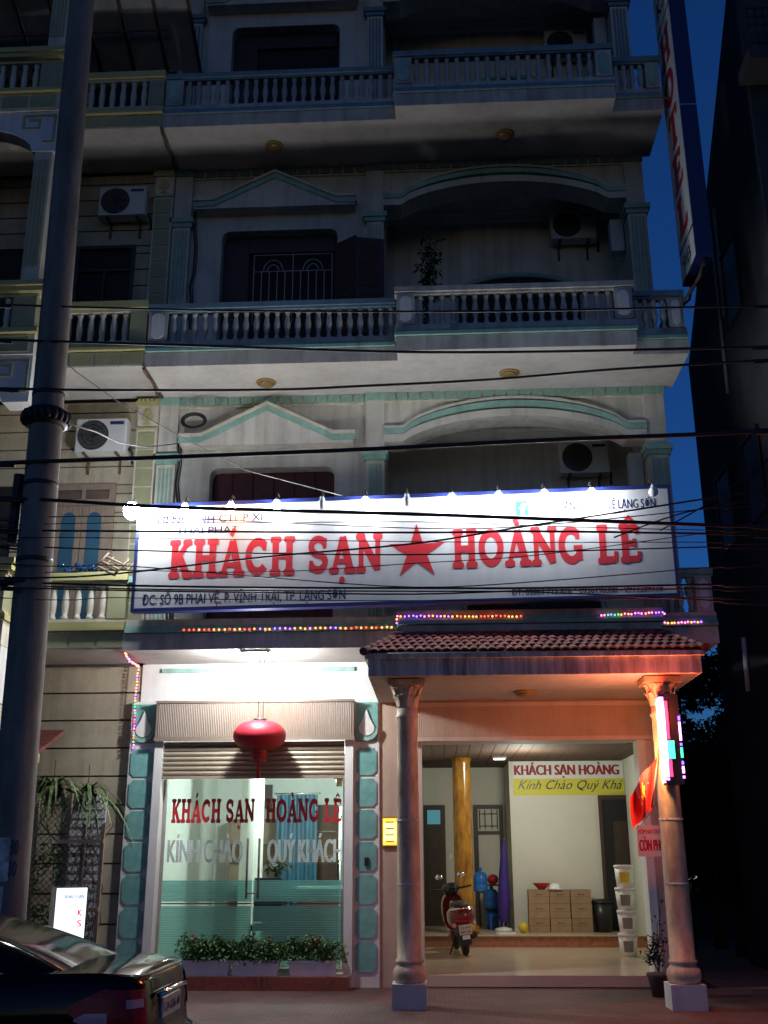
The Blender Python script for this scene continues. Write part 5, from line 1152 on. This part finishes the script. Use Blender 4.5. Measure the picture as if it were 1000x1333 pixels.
# ------------------------------------------------------------------ inside the shop
t = thing('display_cabinet', 'brown wooden cabinet seen through the left glass door', 'cabinet', (-3.4, 5.2, .17))
MB().box(-3.95, -2.95, 5.05, 5.49, .171, 2.35).build('body', 'wood_pale', t)
for k in range(5): MB().box(-3.90, -3.0, 5.03, 5.049, .35+.40*k, .70+.40*k).build('shelf_front', 'wood_brown' if k % 2 else 'wood_pale', t)
t = thing('wall_cabinet', 'dark wooden shelf unit seen through the right glass door', 'cabinet', (-2.0, 5.2, .17))
MB().box(-2.5, -1.9, 5.1, 5.49, .171, 2.6).build('body', 'wood_brown', t)
for k in range(5): MB().box(-2.46, -1.94, 5.08, 5.099, .35+.44*k, .37+.44*k).build('shelf', 'wood_pale', t)
t = thing('tube_lamp', 'upright white light tube inside the shop behind the right glass door', 'lamp', (-1.62, 2.6, 1.19))
MB().tube([(-1.62, 2.6, 1.62), (-1.62, 2.6, 2.45)], .02, 8).build('tube', 'tube_white', t); MB().tube([(-1.62, 2.6, .172), (-1.62, 2.6, 1.62)], .015, 6).build('stand', 'steel', t)
t = thing('glass_fridge', 'white refrigerator inside the shop at the right', 'refrigerator', (-1.35, 4.6, .17))
MB().box(-1.7, -1.05, 4.3, 4.95, .171, 2.0).build('body', 'plastic_white', t); MB().box(-1.64, -1.11, 4.285, 4.2995, .5, 1.9).build('door', 'dark_glass', t)
t = thing('wall_poster', 'dark framed picture high on the shop wall seen through the left door', 'picture', (-3.3, 5.0, 2.6)); MB().box(-3.75, -3.2, 5.46, 5.499, 2.55, 3.0).build('frame', 'wood_dark', t)
t = thing('folding_screen', 'bluish curtain panel inside the shop behind the door joint', 'curtain', (-2.6, 4.4, .17))
MB().grid([[(-2.95+.75*k/24, 4.4+.05*math.sin(k*1.3), z) for k in range(25)] for z in (.18, 2.75)]).build('cloth', 'blue_door', t)
MB().tube([(-3.0, 4.4, 2.77), (-2.15, 4.4, 2.77)], .015, 6).build('rod', 'steel', t)
t = thing('office_chair', 'dark chair behind the frosted glass of the doors', 'chair', (-2.75, 2.2, .17))
MB().box(-3.0, -2.5, 2.0, 2.45, .58, .66, .05).build('seat', 'plastic_black', t); MB().box(-2.98, -2.52, 2.40, 2.47, .70, 1.35, .02).build('backrest', 'plastic_black', t)
for x, y in ((-2.97, 2.04), (-2.53, 2.04), (-2.97, 2.41), (-2.53, 2.41)): MB().box(x-.02, x+.02, y-.02, y+.02, .171, .58).build('leg', 'iron_dark', t)
t = thing('reception_desk', 'reception desk behind the frosted part of the glass doors', 'desk', (-1.9, 3.6, .17)); MB().box(-2.4, -1.2, 3.4, 4.0, .171, 1.15).build('body', 'wood_brown', t); MB().box(-2.45, -1.15, 3.35, 4.05, 1.151, 1.19).build('top', 'nb_cream', t)
t = thing('shop_pillar', 'white round pillar inside the shop behind the left glass door', 'pillar', (-3.15, 3.0, .17)); MB().lathe([(.22, 0), (.2, .1), (.19, 3.1), (.22, 3.2)], (-3.15, 3.0, .171), 18).build('shaft', 'shop_wall', t)
t = thing('floor_plant', 'dark pot plant inside the shop behind the door handles', 'plant', (-2.75, 3.2, .17)); MB().lathe([(.14, 0), (.18, .4)], (-2.75, 3.2, .171), 14).build('pot', 'plastic_black', t); f = MB()
for q in range(7): bush(f, (-2.75+rng.uniform(-.2, .2), 3.2+rng.uniform(-.2, .2), rng.uniform(.8, 1.5)), (.18, .18, .2), 40, .14, .06, rng)
f.build('foliage', 'leaf_dark', t, kind='stuff'); MB().tube([(-2.75, 3.2, .5), (-2.75, 3.2, 1.3)], .02, 5).build('stem', 'bark', t)
t = thing('inner_lantern', 'small red lantern hanging inside the shop at upper right', 'lantern', (-1.55, 1.6, 2.95)); MB().sphere((-1.55, 1.6, 2.95), .17, 18, 8, (1, 1, .75)).build('globe', 'lantern_red', t); MB().tube([(-1.55, 1.6, 3.05), (-1.55, 1.6, 3.39)], .005, 4).build('cord', 'cable', t); MB().lathe([(.05, 2.72), (.06, 2.83)], (-1.55, 1.6, 0), 10).build('neck', 'gold_trim', t)

# ------------------------------------------------------------------ the black sedan
CX, CY, CZ = -1.90, -7.12, -.10
CAR = thing('parked_car', 'black sedan at the lower left corner, boot towards the hotel door', 'car', (CX-2.2, CY, CZ))
OUT = [(0, 0), (0, .30), (.005, .50), (.03, .64), (.09, .75), (.20, .82), (.45, .855), (.95, .875), (1.7, .885), (2.6, .885), (3.5, .875), (3.95, .84), (4.25, .75), (4.42, .58), (4.48, .32), (4.49, 0)]
def ztop(u):
    P = [(0, 1.01), (.25, 1.035), (.6, 1.04), (1.2, 1.0), (2.6, .97), (3.4, .96), (4.0, .88), (4.49, .72)]
    for (a, b), (c, d) in zip(P, P[1:]):
        if u <= c: return lerp(b, d, (u-a)/(c-a))
    return P[-1][1]
LV = [(.16, .06, .12), (.24, .03, .05), (.36, .0, .01), (.50, .0, .0), (.565, .012, .015), (.585, .02, .055), (.66, .008, .065), (.76, .0, .075), (.86, .012, .09), (.94, .035, .105), (.985, .06, .12), (1.0, .085, .14)]
def bpt(i_, l, sgn, off=0.0):
    # point on the body: i_ = (fractional) outline index, l = level
    k = min(int(i_), len(OUT)-2); f = i_-k; u = lerp(OUT[k][0], OUT[k+1][0], f); v = lerp(OUT[k][1], OUT[k+1][1], f)
    j = min(int(l), len(LV)-2); g = l-j; z = lerp(LV[j][0], LV[j+1][0], g); si = lerp(LV[j][1], LV[j+1][1], g); ri = lerp(LV[j][2], LV[j+1][2], g)
    e = max(0, 1-u/.5) if u < .5 else 0; fe = max(0, (u-4.0)/.49) if u > 4.0 else 0
    uu = u+ri*e*min(1, 1.0)-ri*.8*fe - off*(e**2 if u < .5 else 0); vv = v*(1-si/.88)+off*(min(1, u/.10) if u < 4 else 0)
    zz = z if z <= .585 else .585+(z-.585)/(1-.585)*(ztop(u)-.585)
    return (CX-uu, CY+sgn*vv, CZ+zz)
n_o = len(OUT)
ring_i = [k*.5 for k in range(2*(n_o-1)+1)]
rows = []
for l in range(len(LV)): rows.append([bpt(i, l, -1) for i in ring_i]+[bpt(i, l, 1) for i in reversed(ring_i[1:-1])])
body = MB().grid(rows, True, True)
cap = []
for i in ring_i:
    a, b = Vector(bpt(i, len(LV)-1, -1)), Vector(bpt(i, len(LV)-1, 1)); row = []
    for k in range(9): p = a.lerp(b, k/8); row.append((p.x, p.y, p.z+.035*(1-(2*k/8-1)**2)*min(1, (b-a).length)))
    cap.append(row)
body.grid(cap, True)
cb = body.build('body', 'car_black', CAR)
# greenhouse
GO = [(0, 0), (0, .5), (.008, .72), (.035, .88), (.10, .97), (.25, 1.0), (.5, 1.0), (.75, 1.0), (.90, .96), (.97, .85), (1, .6), (1, 0)]
def gpt(i_, t, sgn, off=0):
    k = min(int(i_), len(GO)-2); f = i_-k; a = lerp(GO[k][0], GO[k+1][0], f); b = lerp(GO[k][1], GO[k+1][1], f)
    u0, u1, w = lerp(.52, 1.72, t)-.06*math.sin(PI*t), lerp(3.45, 2.55, t)+.05*math.sin(PI*t), lerp(.80, .57, t**1.1)
    z = lerp(1.0, 1.37, t)+.03*math.sin(PI*t)
    return (CX-(lerp(u0, u1, a)-off*(1 if a < .2 else -1 if a > .8 else 0)), CY+sgn*(b*w+(off if .05 < a < .95 else 0)), CZ+z+off*.6)
gi = [k*.5 for k in range(2*(len(GO)-1)+1)]
rows = [[gpt(i, t/8, -1) for i in gi]+[gpt(i, t/8, 1) for i in reversed(gi[1:-1])] for t in range(9)]
gh = MB().grid(rows, True, True); cap = []
for i in gi:
    a, b = Vector(gpt(i, 1, -1)), Vector(gpt(i, 1, 1)); cap.append([tuple(a.lerp(b, k/8)+Vector((0, 0, .04*(1-(2*k/8-1)**2)*min(1, (b-a).length)))) for k in range(9)])
gh.grid(cap, True); gb = gh.build('cabin', 'car_black', CAR)
MB().grid([[gpt(i, t, -1, .006) for i in (2.6, 2.0, 1.0, .4)]+[gpt(i, t, 1, .006) for i in (0, .4, 1.0, 2.0, 2.6)] for t in [.06+.86*k/8 for k in range(9)]]).build('rear_window', 'car_glass', CAR)
for sgn in (-1, 1):
    for a, b in ((4.6, 5.75), (5.85, 7.3)): MB().grid([[gpt(lerp(a, b, k/5), t, sgn, .006) for k in range(6)] for t in [.10+.75*k/5 for k in range(6)]]).build('side_window', 'car_glass', CAR)
MB().grid([[gpt(i, t, -1, .006) for i in (8.6, 9.5, 10, 11)]+[gpt(i, t, 1, .006) for i in (10, 9.5, 8.6)] for t in [.06+.86*k/6 for k in range(7)]]).build('windscreen', 'car_glass', CAR)
for sgn in (-1, 1):
    tl = MB().grid([[bpt(lerp(2.6, 5.35+.85*math.sin(PI*(j+.6)/9.5), k/10), l, sgn, .010) for k in range(11)] for j, l in enumerate([6.35+.26*j for j in range(10)])]).build('tail_light', 'tail_red', CAR)
    MB().grid([[bpt(lerp(5.2, 5.75+.35*math.sin(PI*(j+.5)/6), k/6), l, sgn, .015) for k in range(7)] for j, l in enumerate([6.55+.14*j for j in range(6)])]).build('indicator_lens', 'tail_clear', tl)
    MB().grid([[bpt(lerp(3.0, 4.3, k/6), l, sgn, .014) for k in range(7)] for l in [7.5+.1*j for j in range(6)]]).build('reverse_lens', 'tail_clear', tl)
MB().tube([gpt(i, .045, -1, .004) for i in (3.2, 2.6, 2.0, 1.0, 0)]+[gpt(i, .045, 1, .004) for i in (1.0, 2.0, 2.6, 3.2)], .010, 6).build('window_seal', 'rubber', CAR)
MB().tube([bpt(i, 10.2, -1, .002) for i in (5.2, 4.4, 3.4, 2.0, 0)]+[bpt(i, 10.2, 1, .002) for i in (2.0, 3.4, 4.4, 5.2)], .006, 5).build('boot_lid_gap', 'rubber', CAR)
MB().box(CX-.075, CX-.058, CY-.26, CY+.26, CZ+.70, CZ+.83).build('number_plate', 'plate_white', CAR)
text('12A-036.48', -.23, .23, .735, .06, 0, 'letter_navy', CAR, 'plate_number', place=lambda p: (CX-.0565, CY+p[0], CZ+p[2]))
MB().tube([(CX-.06, CY-.40, CZ+.86), (CX-.045, CY-.2, CZ+.875), (CX-.045, CY+.2, CZ+.875), (CX-.06, CY+.40, CZ+.86)], .016, 8).build('boot_chrome', 'chrome', CAR)
MB().tube([bpt(i, 3.6, -1, .012) for i in [k*.4 for k in range(14)]][::-1]+[bpt(i, 3.6, 1, .012) for i in [k*.4 for k in range(1, 14)]], .011, 6).build('bumper_trim', 'chrome', CAR)
for sgn in (-1, 1):
    for u in (.98, 3.62):
        MB().lathe([(.355, -.02), (.355, .02)], (CX-u, CY+sgn*.868, CZ+.325), 28, 'y').build('wheel_arch', 'rubber', CAR)
        w = MB().lathe([(.19, -.10), (.30, -.10), (.318, -.07), (.318, .07), (.30, .10), (.19, .10)], (CX-u, CY+sgn*.805, CZ+.318), 28, 'y').build('wheel', 'rubber', CAR)
        MB().lathe([(.04, -.112), (.17, -.105), (.195, -.108), (.195, .108), (.17, .105), (.04, .112)], (CX-u, CY+sgn*.805, CZ+.318), 20, 'y').build('rim', 'steel', w)
    MB().tube([(CX-.98+.36*math.cos(PI*k/16), CY+sgn*.885, CZ+.33+.36*math.sin(PI*k/16)) for k in range(17)], .012, 6).build('arch_trim', 'chrome', CAR)
    MB().tube([gpt(i, .06, sgn, .010) for i in [4.4+.3*k for k in range(11)]], .009, 6).build('window_trim', 'chrome', CAR)
    for u in (1.55, 2.5): MB().box(CX-u-.11, CX-u+.11, CY+sgn*.885-.012, CY+sgn*.885+.012, CZ+.80, CZ+.825).build('door_handle', 'chrome', CAR)

# ------------------------------------------------------------------ the red scooter
SX, SY, SZ = .40, 3.0, .15
SCO = thing('motor_scooter', 'dark red motor scooter parked in the porch, seen from behind', 'scooter', (SX, SY, SZ))
ln = math.radians(-7); yw = math.radians(6)
def sp_(p):
    x, y, z = p; x, z = x*math.cos(ln)+z*math.sin(ln), -x*math.sin(ln)+z*math.cos(ln); x, y = x*math.cos(yw)-y*math.sin(yw), x*math.sin(yw)+y*math.cos(yw)
    return (SX+x, SY+y, SZ+z+.0)
def sbl(mb, n, m_, par=None): mb.v = [sp_(p) for p in mb.v]; return mb.build(n, m_, par or SCO)
def eloft(secs, n=16):
    return MB().grid([[(cx+rx*math.copysign(abs(math.cos(2*PI*k/n))**.8, math.cos(2*PI*k/n)), y, cz+rz*math.copysign(abs(math.sin(2*PI*k/n))**.8, math.sin(2*PI*k/n))) for k in range(n)] for y, cx, cz, rx, rz in secs], True, True)
for y0, r in ((0, .24), (1.22, .23)):
    w = sbl(MB().lathe([(.14, -.045), (r-.03, -.05), (r, -.02), (r, .02), (r-.03, .05), (.14, .045)], (0, y0, r), 22, 'x'), 'wheel', 'rubber')
    sbl(MB().lathe([(.03, -.05), (.13, -.035), (.14, -.04), (.14, .04), (.13, .035), (.03, .05)], (0, y0, r), 16, 'x'), 'rim', 'steel', w)
sbl(eloft([(-.36, 0, .61, .01, .01), (-.35, 0, .61, .13, .07), (-.30, 0, .61, .19, .13), (-.15, 0, .61, .225, .17), (.1, 0, .59, .225, .19), (.35, 0, .54, .18, .18), (.5, 0, .5, .1, .12)]), 'tail_cowl', 'scooter_red')
sbl(eloft([(-.375, 0, .545, .005, .005), (-.37, 0, .545, .11, .028), (-.33, 0, .55, .15, .04), (-.25, 0, .55, .17, .03)]), 'tail_light', 'tail_red')
sbl(eloft([(-.25, 0, .75, .02, .01), (-.22, 0, .76, .11, .045), (.05, 0, .78, .14, .06), (.35, 0, .76, .13, .06), (.5, 0, .72, .06, .03)]), 'seat', 'rubber')
sbl(MB().tube([(-.17, .0, .70), (-.19, -.2, .72), (-.14, -.36, .73), (0, -.39, .735), (.14, -.36, .73), (.19, -.2, .72), (.17, 0, .70)], .013, 8), 'grab_rail', 'chrome')
sbl(MB().prism([(-.09, .36), (.09, .36), (.07, .52), (-.07, .52)], 'y', -.37, -.33).prism([(-.08, .18), (.08, .18), (.09, .36), (-.09, .36)], 'y', -.33, -.30), 'mudguard', 'plastic_black')
pl = sbl(MB().box(-.10, .10, -.392, -.372, .34, .49), 'number_plate', 'plate_white')
text('12-H1', -.075, .075, .425, .042, -.393, 'letter_navy', SCO, 'plate_number', place=sp_); text('047.36', -.08, .08, .36, .042, -.393, 'letter_navy', SCO, 'plate_number', place=sp_)
sbl(MB().box(-.06, .06, -.388, -.372, .27, .33), 'reflector', 'plastic_white')
for s in (-1, 1): sbl(MB().sphere((s*.16, -.33, .49), .035, 8, 6), 'turn_signal', 'tail_clear')
sbl(MB().tube([(.10, .35, .24), (.15, .05, .27), (.155, -.22, .31)], [.03, .055, .05], 10), 'exhaust', 'iron_dark')
sbl(eloft([(-.12, 0, .40, .08, .08), (.3, 0, .36, .12, .12), (.45, 0, .32, .08, .08)]), 'engine', 'iron_dark')
sbl(MB().box(-.16, .16, .45, .92, .27, .33, .04), 'floorboard', 'scooter_red')
sbl(eloft([(.88, 0, .62, .20, .30), (.95, 0, .64, .21, .32), (1.02, 0, .64, .15, .27), (1.08, 0, .62, .05, .18)]), 'leg_shield', 'scooter_red')
sbl(eloft([(.80, 0, .98, .06, .04), (.84, 0, 1.0, .13, .085), (.95, 0, 1.0, .15, .10), (1.05, 0, .97, .08, .07)]), 'handlebar_cowl', 'plastic_black')
sbl(MB().tube([(-.34, .76, 1.02), (-.2, .82, 1.0), (0, .87, 1.0), (.2, .82, 1.0), (.34, .76, 1.02)], .018, 8), 'handlebar', 'rubber')
sbl(MB().prism(octa(-.075, .055, .93, 1.04, .02), 'y', .815, .83), 'dashboard', 'dark_glass')
for s in (-1, 1):
    mr = sbl(MB().tube([(s*.22, .82, 1.02), (s*.24, .80, 1.13), (s*.21, .78, 1.18)], .006, 5), 'mirror_stem', 'iron_dark')
    sbl(MB().sphere((s*.19, .78, 1.21), .06, 12, 8, (1.1, .3, .75)), 'mirror', 'chrome', mr)
sbl(MB().tube([(-.10, .3, .25), (-.24, .22, .03)], .013, 6), 'side_stand', 'iron_dark')
sbl(MB().tube([(0, .95, .7), (0, 1.22, .24)], .03, 8), 'front_fork', 'iron_dark')
sbl(eloft([(1.0, 0, .47, .04, .03), (1.2, 0, .50, .07, .03), (1.42, 0, .42, .04, .03)]), 'front_fender', 'scooter_red')
for o in list(COL.objects):
    if o.type == 'EMPTY' and not o.children and 'label' not in o: bpy.data.objects.remove(o)
